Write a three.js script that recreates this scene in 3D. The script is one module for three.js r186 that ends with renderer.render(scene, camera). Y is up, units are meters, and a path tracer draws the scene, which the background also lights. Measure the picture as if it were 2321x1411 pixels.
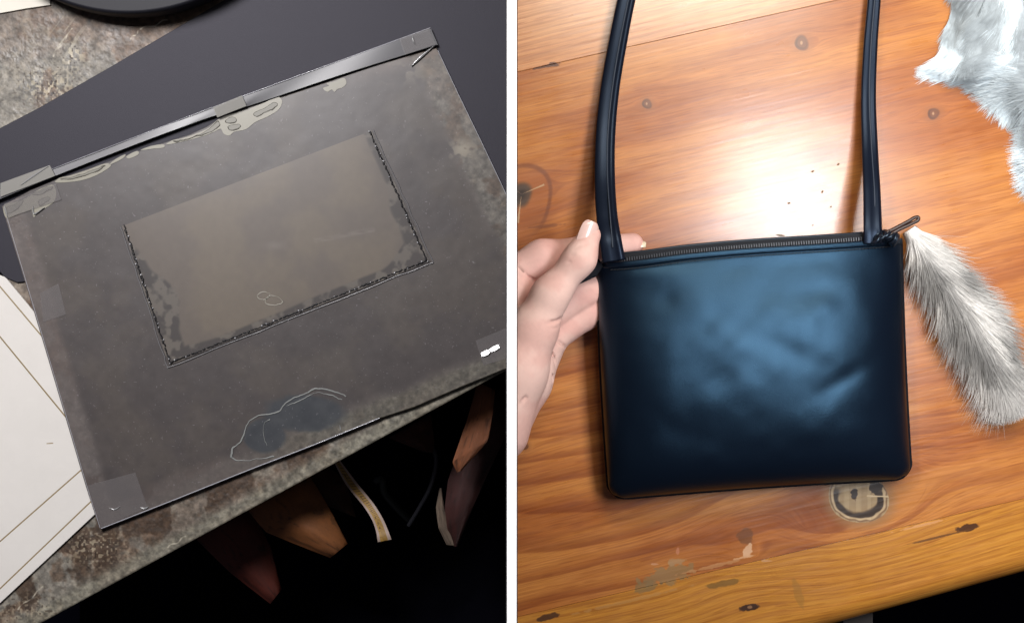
import * as THREE from 'three';
import { mergeGeometries } from 'three/addons/utils/BufferGeometryUtils.js';
import { MarchingCubes } from 'three/addons/objects/MarchingCubes.js';
import { RectAreaLightUniformsLib } from 'three/addons/lights/RectAreaLightUniformsLib.js';

// ---------------------------------------------------------------- camera, light, exposure
const T = 0.74;            // height of both table tops
const D = 0.95;            // lens above the table tops
const S = 0.00032;         // metres on the table top per step of the plan
const scene = new THREE.Scene();
scene.background = new THREE.Color(0.034, 0.034, 0.042);       // dim room
const camera = new THREE.PerspectiveCamera(2 * Math.atan(705.5 * S / D) * 180 / Math.PI, 1024 / 622, 0.02, 20);
camera.position.set(0, T + D, 0);
camera.up.set(0, 0, -1);
camera.lookAt(0, T, 0);
const renderer = new THREE.WebGLRenderer({ antialias: true });
renderer.toneMapping = THREE.LinearToneMapping;
renderer.toneMappingExposure = 1;
renderer.shadowMap.enabled = true;
RectAreaLightUniformsLib.init();

function tag(o, label, category, group, kind) {
  o.userData.label = label; o.userData.category = category;
  if (group) o.userData.group = group;
  if (kind) o.userData.kind = kind;
  return o;
}
function panelLamp(pos, target, w, h, color, radiance, label) {
  const g = new THREE.Group(); g.name = numbered('panel_lamp'); g.position.copy(pos); g.up.set(0, 0, -1); g.lookAt(target); scene.add(g);
  tag(g, label, 'lamp');
  const box = new THREE.Mesh(new THREE.BoxGeometry(w + 0.03, h + 0.03, 0.03), new THREE.MeshStandardMaterial({ color: 0x333333, roughness: 0.6 }));
  box.name = 'housing'; box.position.z = -0.02; g.add(box);
  const dif = new THREE.Mesh(new THREE.BoxGeometry(w, h, 0.004), new THREE.MeshStandardMaterial({ color: 0x888888, emissive: color, emissiveIntensity: 1.0 }));
  dif.name = 'diffuser'; dif.position.z = -0.003; g.add(dif);
  const l = new THREE.RectAreaLight(color, radiance, w, h); l.name = 'lamp_light';
  l.position.copy(pos).add(new THREE.Vector3().subVectors(target, pos).normalize().multiplyScalar(0.004)); l.up.set(0, 0, -1); l.lookAt(target); l.castShadow = true; scene.add(l);
}
const used = {};
function numbered(n) { used[n] = (used[n] ?? -1) + 1; return used[n] ? n + '_' + String(used[n]).padStart(3, '0') : n; }

panelLamp(new THREE.Vector3(-0.46, T + 1.0, -0.54), new THREE.Vector3(-0.2, T, 0.0), 0.34, 0.3, new THREE.Color(1, 0.975, 0.985), 44, 'square lamp panel above the dark work table');
panelLamp(new THREE.Vector3(0.315, T + 0.54, -0.062), new THREE.Vector3(0.305, T, -0.062), 0.14, 0.30, new THREE.Color(0.96, 0.975, 1), 22, 'long lamp panel above the pine table');
panelLamp(new THREE.Vector3(0.20, T + 0.56, -0.42), new THREE.Vector3(0.22, T, -0.16), 0.3, 0.14, new THREE.Color(1, 0.92, 0.80), 18, 'small warm fill lamp panel added out of view behind the pine table');  // added fill lamp, brightens the far side of the pine table

// ---------------------------------------------------------------- helpers
const P = (px, py, h = 0) => { const k = S * (D - h) / D; return new THREE.Vector3((px - 1160.5) * k, T + h, (py - 705.5) * k); };
const clamp = (x, a = 0, b = 1) => Math.min(b, Math.max(a, x));
const sst = (a, b, x) => { const t = clamp((x - a) / (b - a)); return t * t * (3 - 2 * t); };
const lerp = (a, b, t) => a + (b - a) * t;
const mix3 = (a, b, t) => [lerp(a[0], b[0], t), lerp(a[1], b[1], t), lerp(a[2], b[2], t)];
function rng(s) { return () => { s = (s + 0x6d2b79f5) | 0; let t = Math.imul(s ^ (s >>> 15), 1 | s); t = (t + Math.imul(t ^ (t >>> 7), 61 | t)) ^ t; return ((t ^ (t >>> 14)) >>> 0) / 4294967296; }; }
const hash = (i, j) => { let h = Math.imul(i, 374761393) + Math.imul(j, 668265263); h = Math.imul(h ^ (h >>> 13), 1274126177); return ((h ^ (h >>> 16)) >>> 0) / 4294967296; };
function noise(x, y) {
  const i = Math.floor(x), j = Math.floor(y), fx = x - i, fy = y - j, u = fx * fx * (3 - 2 * fx), v = fy * fy * (3 - 2 * fy);
  return lerp(lerp(hash(i, j), hash(i + 1, j), u), lerp(hash(i, j + 1), hash(i + 1, j + 1), u), v);
}
const fbm = (x, y, o = 4) => { let s = 0, a = 0.5, n = 0; for (let k = 0; k < o; k++) { s += a * noise(x, y); n += a; x = x * 2.03 + 17.1; y = y * 2.03 + 5.7; a *= 0.5; } return s / n; };
function texture(w, h, fn, srgb = true) {
  const d = new Uint8Array(w * h * 4);
  for (let j = 0; j < h; j++) for (let i = 0; i < w; i++) {
    const c = fn((i + 0.5) / w, (j + 0.5) / h), k = (j * w + i) * 4;
    d[k] = clamp(c[0], 0, 255); d[k + 1] = clamp(c[1], 0, 255); d[k + 2] = clamp(c[2], 0, 255); d[k + 3] = 255;
  }
  const t = new THREE.DataTexture(d, w, h, THREE.RGBAFormat);
  if (srgb) t.colorSpace = THREE.SRGBColorSpace;
  t.magFilter = THREE.LinearFilter; t.minFilter = THREE.LinearFilter; t.wrapS = t.wrapT = THREE.RepeatWrapping; t.needsUpdate = true;
  return t;
}
const grey = (v) => { v = clamp(v) * 255; return [v, v, v]; };
// flat uv over a rectangle of the table, given in plan steps
function planUV(g, x0, y0, x1, y1) {
  const p = g.attributes.position, uv = new Float32Array(p.count * 2);
  for (let i = 0; i < p.count; i++) { uv[2 * i] = (p.getX(i) / S + 1160.5 - x0) / (x1 - x0); uv[2 * i + 1] = (p.getZ(i) / S + 705.5 - y0) / (y1 - y0); }
  g.setAttribute('uv', new THREE.BufferAttribute(uv, 2)); return g;
}
function metreUV(g, size) {
  const p = g.attributes.position, uv = new Float32Array(p.count * 2);
  for (let i = 0; i < p.count; i++) { uv[2 * i] = (p.getX(i) + p.getY(i) * 0.31) / size; uv[2 * i + 1] = (p.getZ(i) + p.getY(i) * 0.57) / size; }
  g.setAttribute('uv', new THREE.BufferAttribute(uv, 2)); return g;
}
// a flat sheet: outline on the plan at height h, with thickness and a small rounded edge
function sheet(outline, h, thick, bevel = 0) {
  const s = new THREE.Shape();
  outline.forEach(([px, py], i) => { const q = P(px, py, h); i ? s.lineTo(q.x, -q.z) : s.moveTo(q.x, -q.z); });
  const g = new THREE.ExtrudeGeometry(s, { depth: thick - 2 * bevel, bevelEnabled: bevel > 0, bevelThickness: bevel, bevelSize: bevel, bevelOffset: -bevel, bevelSegments: 2, steps: 1, curveSegments: 4 });
  g.rotateX(-Math.PI / 2); g.translate(0, T + h + bevel, 0); return g;
}
// a bent sheet: fn(u, v) gives its upper face
function slab(fn, nu, nv, thick) {
  const pos = [], idx = [], uv = [], W = nu + 1, N = W * (nv + 1);
  for (let s = 0; s < 2; s++) for (let j = 0; j <= nv; j++) for (let i = 0; i <= nu; i++) { const q = fn(i / nu, j / nv); pos.push(q.x, q.y - s * thick, q.z); uv.push(i / nu, j / nv); }
  for (let j = 0; j < nv; j++) for (let i = 0; i < nu; i++) { const a = j * W + i, b = a + 1, c = a + W, d = c + 1; idx.push(a, c, b, b, c, d, N + a, N + b, N + c, N + b, N + d, N + c); }
  const g = new THREE.BufferGeometry(); g.setAttribute('position', new THREE.Float32BufferAttribute(pos, 3)); g.setAttribute('uv', new THREE.Float32BufferAttribute(uv, 2)); g.setIndex(idx); g.computeVertexNormals();
  const wp = [], wu = [];
  const wall = (a, b) => { for (const k of [a, b, a + N, b, b + N, a + N]) { wp.push(pos[3 * k], pos[3 * k + 1], pos[3 * k + 2]); wu.push(uv[2 * k], uv[2 * k + 1]); } };
  for (let i = 0; i < nu; i++) { wall(i, i + 1); wall(nv * W + i + 1, nv * W + i); }
  for (let j = 0; j < nv; j++) { wall((j + 1) * W, j * W); wall(j * W + nu, (j + 1) * W + nu); }
  const w = new THREE.BufferGeometry(); w.setAttribute('position', new THREE.Float32BufferAttribute(wp, 3)); w.setAttribute('uv', new THREE.Float32BufferAttribute(wu, 2)); w.computeVertexNormals();
  return mergeGeometries([g.toNonIndexed(), w]);
}
// a closed profile carried along a path; prof(t) gives [side, up] pairs
function sweep(pts, prof, n = 60) {
  const c = new THREE.CatmullRomCurve3(pts), pos = [], idx = [], uv = []; let M = 0;
  for (let i = 0; i <= n; i++) {
    const t = i / n, q = c.getPoint(t), d = c.getTangent(t), side = new THREE.Vector3(-d.z, 0, d.x).normalize(), up = new THREE.Vector3().crossVectors(side, d).normalize();
    if (up.y < 0) up.negate();
    const pr = prof(t); M = pr.length;
    pr.forEach(([a, b], k) => { pos.push(q.x + side.x * a + up.x * b, q.y + side.y * a + up.y * b, q.z + side.z * a + up.z * b); uv.push(t, k / M); });
  }
  for (let i = 0; i < n; i++) for (let k = 0; k < M; k++) { const a = i * M + k, b = i * M + (k + 1) % M; idx.push(a, b, a + M, b, b + M, a + M); }
  for (let k = 1; k < M - 1; k++) { idx.push(0, k + 1, k); idx.push(n * M, n * M + k, n * M + k + 1); }
  const g = new THREE.BufferGeometry(); g.setAttribute('position', new THREE.Float32BufferAttribute(pos, 3)); g.setAttribute('uv', new THREE.Float32BufferAttribute(uv, 2)); g.setIndex(idx); g.computeVertexNormals(); return g;
}
const ringProfile = (w, t, n = 16, p = 2.6) => Array.from({ length: n }, (_, k) => { const a = k / n * Math.PI * 2, c = Math.cos(a), s = Math.sin(a); return [Math.sign(c) * Math.abs(c) ** (2 / p) * w / 2, Math.sign(s) * Math.abs(s) ** (2 / p) * t / 2]; });
const tube = (pts, r, seg = 48, closed = false, rad = 8) => new THREE.TubeGeometry(new THREE.CatmullRomCurve3(pts, closed), seg, r, rad, closed);
function thing(name, label, category, at, group) {
  const g = new THREE.Group(); g.name = numbered(name); g.position.copy(at); scene.add(g); tag(g, label, category, group); return g;
}
// geometry given in world places becomes a part of thing g
function part(name, geo, mat, g, label) {
  let root = g; const off = g.position.clone(); while (root.parent && root.parent !== scene) { root = root.parent; off.add(root.position); }
  geo.translate(-off.x, -off.y, -off.z);
  const m = new THREE.Mesh(geo, mat); m.name = name; m.castShadow = m.receiveShadow = true; if (label) m.userData.label = label; g.add(m); return m;
}
const std = (o) => new THREE.MeshStandardMaterial(o), phy = (o) => new THREE.MeshPhysicalMaterial(o);
const lin = (r, g, b) => new THREE.Color().setRGB(r, g, b);
const bend = (h, f) => (px, py) => P(px, py, h + f(px, py));

// ---------------------------------------------------------------- the floor and the added light-blocking board
{
  const g = new THREE.BoxGeometry(6, 0.02, 6); g.translate(0, -0.01, 0);
  const m = new THREE.Mesh(g, phy({ color: lin(0.004, 0.004, 0.010), roughness: 1, specularIntensity: 0.1 })); m.name = 'floor'; m.receiveShadow = true; scene.add(m);
  tag(m, 'nearly black floor below both tables', 'floor', null, 'structure');
}
{
  const hb = 0.42, w = 22 * S * (D - hb) / D, cx = -0.5 * S * 0.5;  // board added between the halves; stops lamp light from crossing
  const g = thing('added_divider_board', 'added upright board with a white top edge, keeping light apart between the two tables', 'divider', new THREE.Vector3(cx, 0, 0));
  const core = new THREE.BoxGeometry(w, T + hb, 1.3); core.translate(cx, (T + hb) / 2, 0);
  part('core', core, std({ color: lin(0.93, 0.93, 0.93), roughness: 0.7 }), g, 'white edge of the board');
  for (const s of [-1, 1]) {
    const f = new THREE.BoxGeometry(0.0004, T + hb - 0.003, 1.3); f.translate(cx + s * (w / 2 + 0.00018), (T + hb - 0.003) / 2, 0);
    part('face_sheet', f, std({ color: lin(0.03, 0.03, 0.03), roughness: 0.9 }), g, 'black face of the board');  // black so the added board bounces no light
  }
}
const CUTL = 1150, CUTR = 1171;      // the board stands between these

// ================================================================ LEFT: the work table
const edgeL = (x) => 1160 - 0.5425 * (x - 550);
const grit = (x, y) => noise(x * 0.33, y * 0.33) * 0.5 + noise(x * 0.13, y * 0.13) * 0.5;
function stoneColour(x, y) {
  const a = fbm(x * 0.006, y * 0.006, 5), b = fbm(x * 0.017 + 40, y * 0.017, 4), f = fbm(x * 0.09, y * 0.09 + 9, 3);
  let c = mix3([114, 103, 92], [124, 119, 110], sst(0.42, 0.58, a));
  c = mix3(c, [100, 80, 64], sst(0.5, 0.62, b) * 0.75); c = mix3(c, [146, 138, 124], sst(0.56, 0.7, fbm(x * 0.03 + 11, y * 0.03 + 3, 4)) * 0.5);
  const k = 1 + (f - 0.5) * 0.7 + (grit(x, y) - 0.5) * 0.3; c = [c[0] * k, c[1] * k, c[2] * k];
  const e = edgeL(x) - y;                                     // distance in from the front edge
  c = mix3(c, [128 * k, 124 * k, 110 * k], (1 - sst(18, 48 + 30 * (b - 0.5), e)) * 0.8);
  const stain = sst(0.52, 0.6, fbm(x * 0.016 + 3, y * 0.016 + 71, 5)) * sst(25, 60, e) * (1 - sst(150, 260, e));
  c = mix3(c, [70 * k, 54 * k, 42 * k], stain * 0.85);
  const brown = Math.exp(-(((x - 330) / 120) ** 2 + ((y - 60) / 60) ** 2));
  c = mix3(c, [98 * k, 76 * k, 60 * k], brown * 0.75);
  // pale flecks with dark pits where the surface is worn
  let w = Math.exp(-(((x - 110) / 60) ** 2 + ((y - 195) / 40) ** 2)) + Math.exp(-(((x - 165) / 26) ** 2 + ((y - 125) / 30) ** 2)) + Math.exp(-(((x - 25) / 50) ** 2 + ((y - 520) / 60) ** 2)) + 0.8 * Math.exp(-(((x - 215) / 70) ** 2 + ((y - 1240) / 40) ** 2)) + 0.5 * Math.exp(-(((x - 60) / 90) ** 2 + ((y - 1380) / 40) ** 2));
  const fl = noise(x * 0.21 + 3, y * 0.21), pit = noise(x * 0.19 + 50, y * 0.19 + 20);
  c = mix3(c, [196, 184, 158], sst(0.60, 0.72, fl) * clamp(w) * 0.85);
  c = mix3(c, [52, 40, 32], sst(0.76, 0.84, pit) * clamp(w * 1.2 + 0.12) * 0.9);
  // scratches: brushed streaks and two long ones
  const s1 = noise((x * 0.80 + y * 0.6) * 0.22, (x * 0.6 - y * 0.8) * 0.018);
  c = mix3(c, [190, 184, 164], sst(0.68, 0.8, s1) * 0.6 * Math.exp(-(((x - 150) / 40) ** 2 + ((y - 90) / 45) ** 2)));
  for (const [x0, y0, x1, y1] of [[296, 88, 318, 66], [318, 66, 378, 46], [120, 128, 162, 66], [40, 1380, 96, 1330], [380, 1240, 420, 1216]]) {
    const t = clamp(((x - x0) * (x1 - x0) + (y - y0) * (y1 - y0)) / ((x1 - x0) ** 2 + (y1 - y0) ** 2)), d = Math.hypot(x - lerp(x0, x1, t), y - lerp(y0, y1, t) + 3 * Math.sin(t * 9));
    c = mix3(c, [206, 198, 178], (1 - sst(0.8, 2.6, d)) * (0.4 + 0.6 * noise(x * 0.15, y * 0.15)));
  }
  return c;
}
{
  const g = thing('work_table', 'worn grey-brown mottled table top under the black sheet and pouch', 'table', new THREE.Vector3(-0.3, 0, -0.1));
  const geo = sheet([[-420, -520], [CUTL + 5, -520], [CUTL + 5, edgeL(CUTL + 5)], [-420, edgeL(-420)]], -0.026, 0.026, 0.0016);
  // the front corner of the slab keeps its place at the top face
  planUV(geo, -20, -20, 1180, 1480);
  const map = texture(1200, 1500, (u, v) => stoneColour(-20 + u * 1200, -20 + v * 1500));
  const rough = texture(512, 640, (u, v) => grey(0.5 + 0.35 * (fbm(u * 40, v * 50, 4) - 0.5)), false);
  part('tabletop', geo, std({ map, roughnessMap: rough, roughness: 1, bumpMap: texture(1024, 1024, (u, v) => grey(fbm(u * 150, v * 190, 3)), false), bumpScale: 0.0004 }), g);
  for (const [px, py] of [[-330, -430], [1050, -430], [-330, 1450]]) {
    const q = P(px, py), leg = new THREE.BoxGeometry(0.06, T - 0.026, 0.06); leg.translate(q.x, (T - 0.026) / 2, q.z);
    part('leg', leg, std({ color: 0x2a2622, roughness: 0.7 }), g);
  }
}
// leather grain, shared
const grainTex = texture(512, 512, (u, v) => { let best = 9, sec = 9; const x = u * 64, y = v * 64, i = Math.floor(x), j = Math.floor(y);
  for (let a = -1; a < 2; a++) for (let b = -1; b < 2; b++) { const m = ((i + a) % 64 + 64) % 64, n = ((j + b) % 64 + 64) % 64, dx = i + a + hash(m, n) - x, dy = j + b + hash(m + 91, n + 7) - y, d = Math.hypot(dx, dy); if (d < best) { sec = best; best = d; } else if (d < sec) sec = d; }
  return grey(0.25 + 0.75 * sst(0, 0.35, sec - best)); }, false);
// black leather sheet
{
  const g = sheet([[-60, 320], [-40, 312], [90, 244], [258, 148], [360, 88], [510, 0], [620, -62], [CUTL, -62], [CUTL, 620], [700, 560], [40, 640], [-60, 600]], 0.0006, 0.0016, 0.0004);
  metreUV(g, 0.05);
  const m = new THREE.Mesh(g, phy({ color: lin(0.0155, 0.0148, 0.021), roughness: 0.58, specularIntensity: 1.0, specularColor: lin(0.92, 0.9, 1), bumpMap: grainTex, bumpScale: 0.00004 })); m.name = 'leather_sheet'; m.castShadow = m.receiveShadow = true; scene.add(m);
  tag(m, 'large black leather sheet lying under the clear pouch on the work table', 'leather sheet');
}
// cream card at the top left corner
{
  const g = sheet([[-200, -160], [112, -160], [114, 12], [60, 20], [-200, 66]], 0.0006, 0.0012, 0.0003);
  const m = new THREE.Mesh(g, std({ color: lin(0.80, 0.76, 0.66), roughness: 0.75 })); m.name = 'card'; m.castShadow = m.receiveShadow = true; scene.add(m);
  tag(m, 'cream card corner left of the black round tin', 'card');
}
// round black tin
{
  const c = P(310, -366), R = 412 * S;
  const g = thing('round_tin', 'black round tin with a grey rim at the top edge of the work table', 'tin', c.clone().setY(T));
  const prof = [[0, 0.001], [R - 0.004, 0.001], [R - 0.001, 0.003], [R, 0.008], [R * 1.002, 0.012], [R * 1.005, 0.02], [R * 1.0, 0.0235], [R * 0.985, 0.024], [R * 0.86, 0.0245]].map(([a, b]) => new THREE.Vector2(a, b));
  const wall = new THREE.LatheGeometry(prof, 160); wall.translate(c.x, T, c.z);
  part('body', wall, phy({ color: lin(0.008, 0.008, 0.014), roughness: 0.6, side: THREE.DoubleSide }), g);
  const rim = new THREE.LatheGeometry([[R * 0.905, 0.0248], [R * 0.90, 0.028], [R * 0.89, 0.030], [R * 0.87, 0.030], [R * 0.865, 0.027], [R * 0.85, 0.0255], [R * 0.5, 0.0252], [0, 0.0252]].map(([a, b]) => new THREE.Vector2(a, b)), 160); rim.translate(c.x, T, c.z);
  part('rim', rim, phy({ color: lin(0.24, 0.24, 0.22), roughness: 0.4 }), g, 'pale grey rim');
}
// white pattern paper
{
  const L = (x, y) => {
    let c = [230, 226, 220]; const n = fbm(x * 0.03, y * 0.03, 3); c = c.map((k) => k + (n - 0.5) * 5);
    const line = (x0, y0, x1, y1, w, s) => { const t = ((x - x0) * (x1 - x0) + (y - y0) * (y1 - y0)) / ((x1 - x0) ** 2 + (y1 - y0) ** 2); if (t < 0 || t > 1) return; const d = Math.hypot(x - lerp(x0, x1, t), y - lerp(y0, y1, t)); c = mix3(c, [120, 96, 52], (1 - sst(w * 0.4, w, d)) * s); };
    line(-40, 600, 190, 872, 1.9, 0.8); line(-40, 712, 190, 992, 1.9, 0.9); line(-40, 1262, 240, 1016, 1.9, 0.85); line(-40, 1372, 240, 1104, 1.9, 0.85); line(107, 1004, 122, 1003, 1.5, 0.7);
    return c;
  };
  const g = sheet([[-120, 480], [0, 612], [78, 706], [128, 790], [240, 1142], [0, 1366], [-120, 1470]], 0.0004, 0.0018, 0.0003);
  planUV(g, -40, 560, 260, 1460);
  const m = new THREE.Mesh(g, std({ map: texture(512, 1024, (u, v) => L(-40 + u * 300, 560 + v * 900)), roughness: 0.8 })); m.name = 'pattern_paper'; m.castShadow = m.receiveShadow = true; scene.add(m);
  tag(m, 'white pattern paper with thin brown lines at the left of the pouch', 'paper');
}
// clear vinyl pouch
{
  const H = 0.0042, base = P(560, 700, H);
  const g = thing('vinyl_pouch', 'smoky clear vinyl pouch with a stitched pocket on the work table', 'pouch', base);
  const distSeg = (x, y, x0, y0, x1, y1) => { const t = clamp(((x - x0) * (x1 - x0) + (y - y0) * (y1 - y0)) / ((x1 - x0) ** 2 + (y1 - y0) ** 2)); return Math.hypot(x - lerp(x0, x1, t), y - lerp(y0, y1, t)); };
  const film = (x, y) => {
    const n = fbm(x * 0.012, y * 0.012, 5), f = fbm(x * 0.06, y * 0.06, 3);
    const dl = distSeg(x, y, 5, 470, 224, 1200), dr = distSeg(x, y, 990, 112, 1260, 675), db = distSeg(x, y, 224, 1200, 1150, 832), dt = distSeg(x, y, 640, 225, 990, 112);
    let c = mix3([76, 70, 69], [84, 77, 73], sst(0.35, 0.65, n)); c = c.map((k) => k * (0.97 + (f - 0.5) * 0.14));
    const wob = 14 * (n - 0.5);
    let s = Math.max(1 - sst(40 + wob, 62 + wob, dl), (1 - sst(44 + wob * 3, 74 + wob * 3, dr)) * 1.0, (1 - sst(30 + wob * 3, 66 + wob * 3, db)) * 0.9, (1 - sst(8 + wob, 40 + wob * 2, dt)) * sst(660, 900, x) * 0.9);
    // where the film clings to what lies below, the mottled ground shows
    const st = stoneColour(x * 1.07 + 13, y * 1.07 + 5);
    const right = 1 - sst(50, 80, dr);
    let clung = mix3([100, 92, 91], st.map((k) => k * 0.84), 0.3 + 0.6 * Math.max(right, (1 - sst(26, 54, db)) * sst(500, 760, x)));
    c = mix3(c, clung, clamp(s) * 0.9);
    c = mix3(c, [140, 132, 118], 0.75 * sst(0.56, 0.66, fbm(x * 0.035 + 9, y * 0.035, 3)) * Math.exp(-(((x - 1050) / 30) ** 2 + ((y - 340) / 26) ** 2)) * 1.5);
    c = mix3(c, [132, 124, 110], 0.5 * sst(0.5, 0.62, fbm(x * 0.03 + 9, y * 0.03, 3)) * Math.exp(-(((x - 930) / 90) ** 2 + ((y - 165) / 26) ** 2)));
    // damp patch near the lower edge
    const q = Math.max(Math.exp(-(((x - 690) / 95) ** 2 + ((y - 935) / 45) ** 2)), Math.exp(-(((x - 600) / 50) ** 2 + ((y - 985) / 40) ** 2)));
    c = mix3(c, mix3([48, 53, 60], [74, 78, 82], fbm(x * 0.04, y * 0.04, 4)), sst(0.3, 0.5, q + 0.25 * (fbm(x * 0.03, y * 0.03, 3) - 0.5)) * 0.85);
    if (noise(x * 0.31 + 7, y * 0.31) > 0.945) c = mix3(c, [150, 146, 150], 0.5);
    return c;
  };
  const outline = [[6, 468], [70, 432], [130, 407], [200, 384], [260, 362], [330, 338], [380, 322], [430, 306], [470, 288], [495, 272], [560, 246], [640, 221], [740, 188], [850, 150], [990, 110], [1042, 220], [1100, 340], [CUTL, 446], [CUTL, 833], [1040, 878], [940, 921], [860, 947], [700, 1012], [560, 1066], [400, 1130], [228, 1199], [196, 1100], [150, 945], [98, 770], [50, 610]];
  const body = sheet(outline, H - 0.003, 0.003, 0.0005); planUV(body, -10, 90, 1160, 1220);
  const rough = texture(600, 600, (u, v) => grey(0.40 + 0.3 * (fbm(u * 14, v * 14, 4) - 0.5)), false);
  const panel = part('panel', body, phy({ map: texture(1170, 1130, (u, v) => film(-10 + u * 1170, 90 + v * 1130)), roughness: 0.42, roughnessMap: null, clearcoat: 0.3, clearcoatRoughness: 0.32, bumpMap: texture(512, 512, (u, v) => grey(fbm(u * 9, v * 9, 4)), false), bumpScale: 0.0006 }), g);
  // bright cut edges of the film
  const rimMat = phy({ color: lin(0.42, 0.42, 0.46), roughness: 0.25, clearcoat: 1, clearcoatRoughness: 0.1 });
  const line = (pts, h, r, seg = 60) => tube(pts.map(([x, y]) => P(x, y, h)), r, seg, false, 6);
  part('cut_edge', line([[229, 1197], [400, 1130], [560, 1066], [700, 1012], [860, 947]], H, 0.00042), rimMat, g);
  part('cut_edge', line([[992, 114], [1042, 220], [1100, 340], [CUTL, 446]], H, 0.00028), rimMat, g);
  part('cut_edge', line([[8, 470], [50, 610], [98, 770], [150, 945], [196, 1100], [226, 1195]], H, 0.00022), rimMat, g);
  // pocket
  const pk = [[276, 512], [842, 296], [975, 592], [382, 828]];
  const bl = (u, v) => [lerp(lerp(pk[0][0], pk[1][0], u), lerp(pk[3][0], pk[2][0], u), v), lerp(lerp(pk[0][1], pk[1][1], u), lerp(pk[3][1], pk[2][1], u), v)];
  const pocketCol = (u, v) => {
    const [x, y] = bl(u, v), n = fbm(x * 0.01, y * 0.01, 4), f = fbm(x * 0.07, y * 0.07, 3);
    let c = mix3([102, 93, 85], [110, 100, 88], sst(0.35, 0.65, n)).map((k) => k * (0.98 + (f - 0.5) * 0.06));
    // clinging film along the stitched edges, with a wavy limit
    const wl = 0.040 + 0.14 * sst(0.25, 0.6, v) * fbm(4, v * 5 + 2, 2) * 1.3 - 0.05 * (1 - sst(0.0, 0.3, v)), wb = 0.05 + 0.10 * fbm(u * 5 + 8, 3, 3) * (1 - sst(0.04, 0.2, u) * 0.75), wr = 0.03 + 0.13 * sst(0.35, 0.8, v) * fbm(9, v * 4, 2), wbr = 0.16 * sst(0.82, 1, u);
    const near = Math.max(1 - sst(wl - 0.008, wl + 0.008, u), 1 - sst(wr - 0.008, wr + 0.008, 1 - u), 1 - sst(wb + wbr - 0.012, wb + wbr + 0.012, 1 - v));
    const mot = fbm(x * 0.05, y * 0.05, 3);
    c = mix3(c, mix3([64, 59, 57], [100, 94, 87], sst(0.45, 0.68, mot)), near * 0.92);
    // pale scuffs
    const sc = distSeg(x, y, 715, 545, 845, 520); c = mix3(c, [134, 126, 120], (1 - sst(2, 8, sc)) * 0.5 * noise(x * 0.05, y * 0.2));
    c = mix3(c, [130, 122, 116], 0.35 * Math.exp(-(((x - 622) / 20) ** 2 + ((y - 556) / 9) ** 2)));
    return c;
  };
  const pz = (u, v) => H + 0.0006 + 0.0008 * Math.sin(Math.PI * clamp(u)) ** 0.5 * (0.4 + 0.6 * Math.sin(Math.PI * clamp(v) * 0.9 + 0.1) ** 0.5);
  const pocket = part('pocket', slab((u, v) => { const [x, y] = bl(u, v); return P(x, y, pz(u, v)); }, 40, 24, 0.0006), phy({ map: texture(700, 380, pocketCol), roughness: 0.45, clearcoat: 0.3, clearcoatRoughness: 0.35 }), g, 'lighter taupe pocket stitched on three sides');
  const thread = std({ color: lin(0.012, 0.011, 0.013), roughness: 0.55 });
  const hole = phy({ color: lin(0.5, 0.5, 0.52), roughness: 0.25, clearcoat: 1 });
  const st = new THREE.CapsuleGeometry(0.00066, 0.0018, 3, 6); st.rotateZ(Math.PI / 2);
  const dots = []; const rd = rng(5);
  const seam = (u0, v0, u1, v1, n) => {
    for (let i = 0; i < n; i++) {
      const t = (i + 0.5) / n, [x, y] = bl(lerp(u0, u1, t), lerp(v0, v1, t)), [xa, ya] = bl(lerp(u0, u1, t - 0.01), lerp(v0, v1, t - 0.01)), a = P(x, y, H + 0.0012), b = P(xa, ya, H + 0.0012);
      const m = new THREE.Mesh(st, thread); m.name = 'stitch'; m.position.copy(a).sub(base); m.rotation.y = -Math.atan2(a.z - b.z, a.x - b.x) + (rd() - 0.5) * 0.7; m.scale.set(0.75 + 0.5 * rd(), 1, 0.6 + 0.7 * rd()); m.position.x += (rd() - 0.5) * 0.0007; m.position.z += (rd() - 0.5) * 0.0007; m.castShadow = true; pocket.add(m);
      if (rd() < 0.42) { const s = new THREE.SphereGeometry(0.00045 + rd() * 0.0003, 6, 5); const [xb, yb] = bl(lerp(u0, u1, t + 0.5 / n), lerp(v0, v1, t + 0.5 / n)); const q = P(xb + (rd() - 0.5) * 5, yb + (rd() - 0.5) * 5, H + 0.0013); s.translate(q.x, q.y, q.z); dots.push(s); }
    }
  };
  seam(0.008, 0.0, 0.008, 0.985, 36); seam(0.008, 0.985, 0.99, 0.985, 64); seam(0.99, 0.985, 0.992, 0.0, 34);
  part('needle_hole', mergeGeometries(dots), hole, g, 'pale raised needle holes along the seam').userData.kind = 'stuff';
  // raised welt outside the seam
  const welt = phy({ color: lin(0.17, 0.165, 0.17), roughness: 0.3, clearcoat: 0.6, clearcoatRoughness: 0.2 });
  const wline = (u0, v0, u1, v1) => Array.from({ length: 24 }, (_, i) => { const t = i / 23, [x, y] = bl(lerp(u0, u1, t), lerp(v0, v1, t)); return P(x + (noise(i * 0.9, u0 * 7) - 0.5) * 3, y + (noise(i * 0.9, v0 * 5 + 9) - 0.5) * 3, H + 0.0004); });
  part('pocket_edge', tube(wline(-0.005, 0.0, -0.006, 1.012), 0.00045, 80), welt, g); part('pocket_edge', tube(wline(-0.006, 1.014, 1.008, 1.012), 0.0005, 120), welt, g); part('pocket_edge', tube(wline(1.008, 1.012, 1.007, 0), 0.00045, 80), welt, g);
  // flap along the top
  const flapTop = [[-30, 443], [120, 382], [340, 297], [480, 243], [560, 213], [760, 140], [975, 62]], flapLow = [[-30, 463], [125, 398], [340, 314], [400, 292], [485, 262], [562, 240], [770, 170], [992, 101]];
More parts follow.
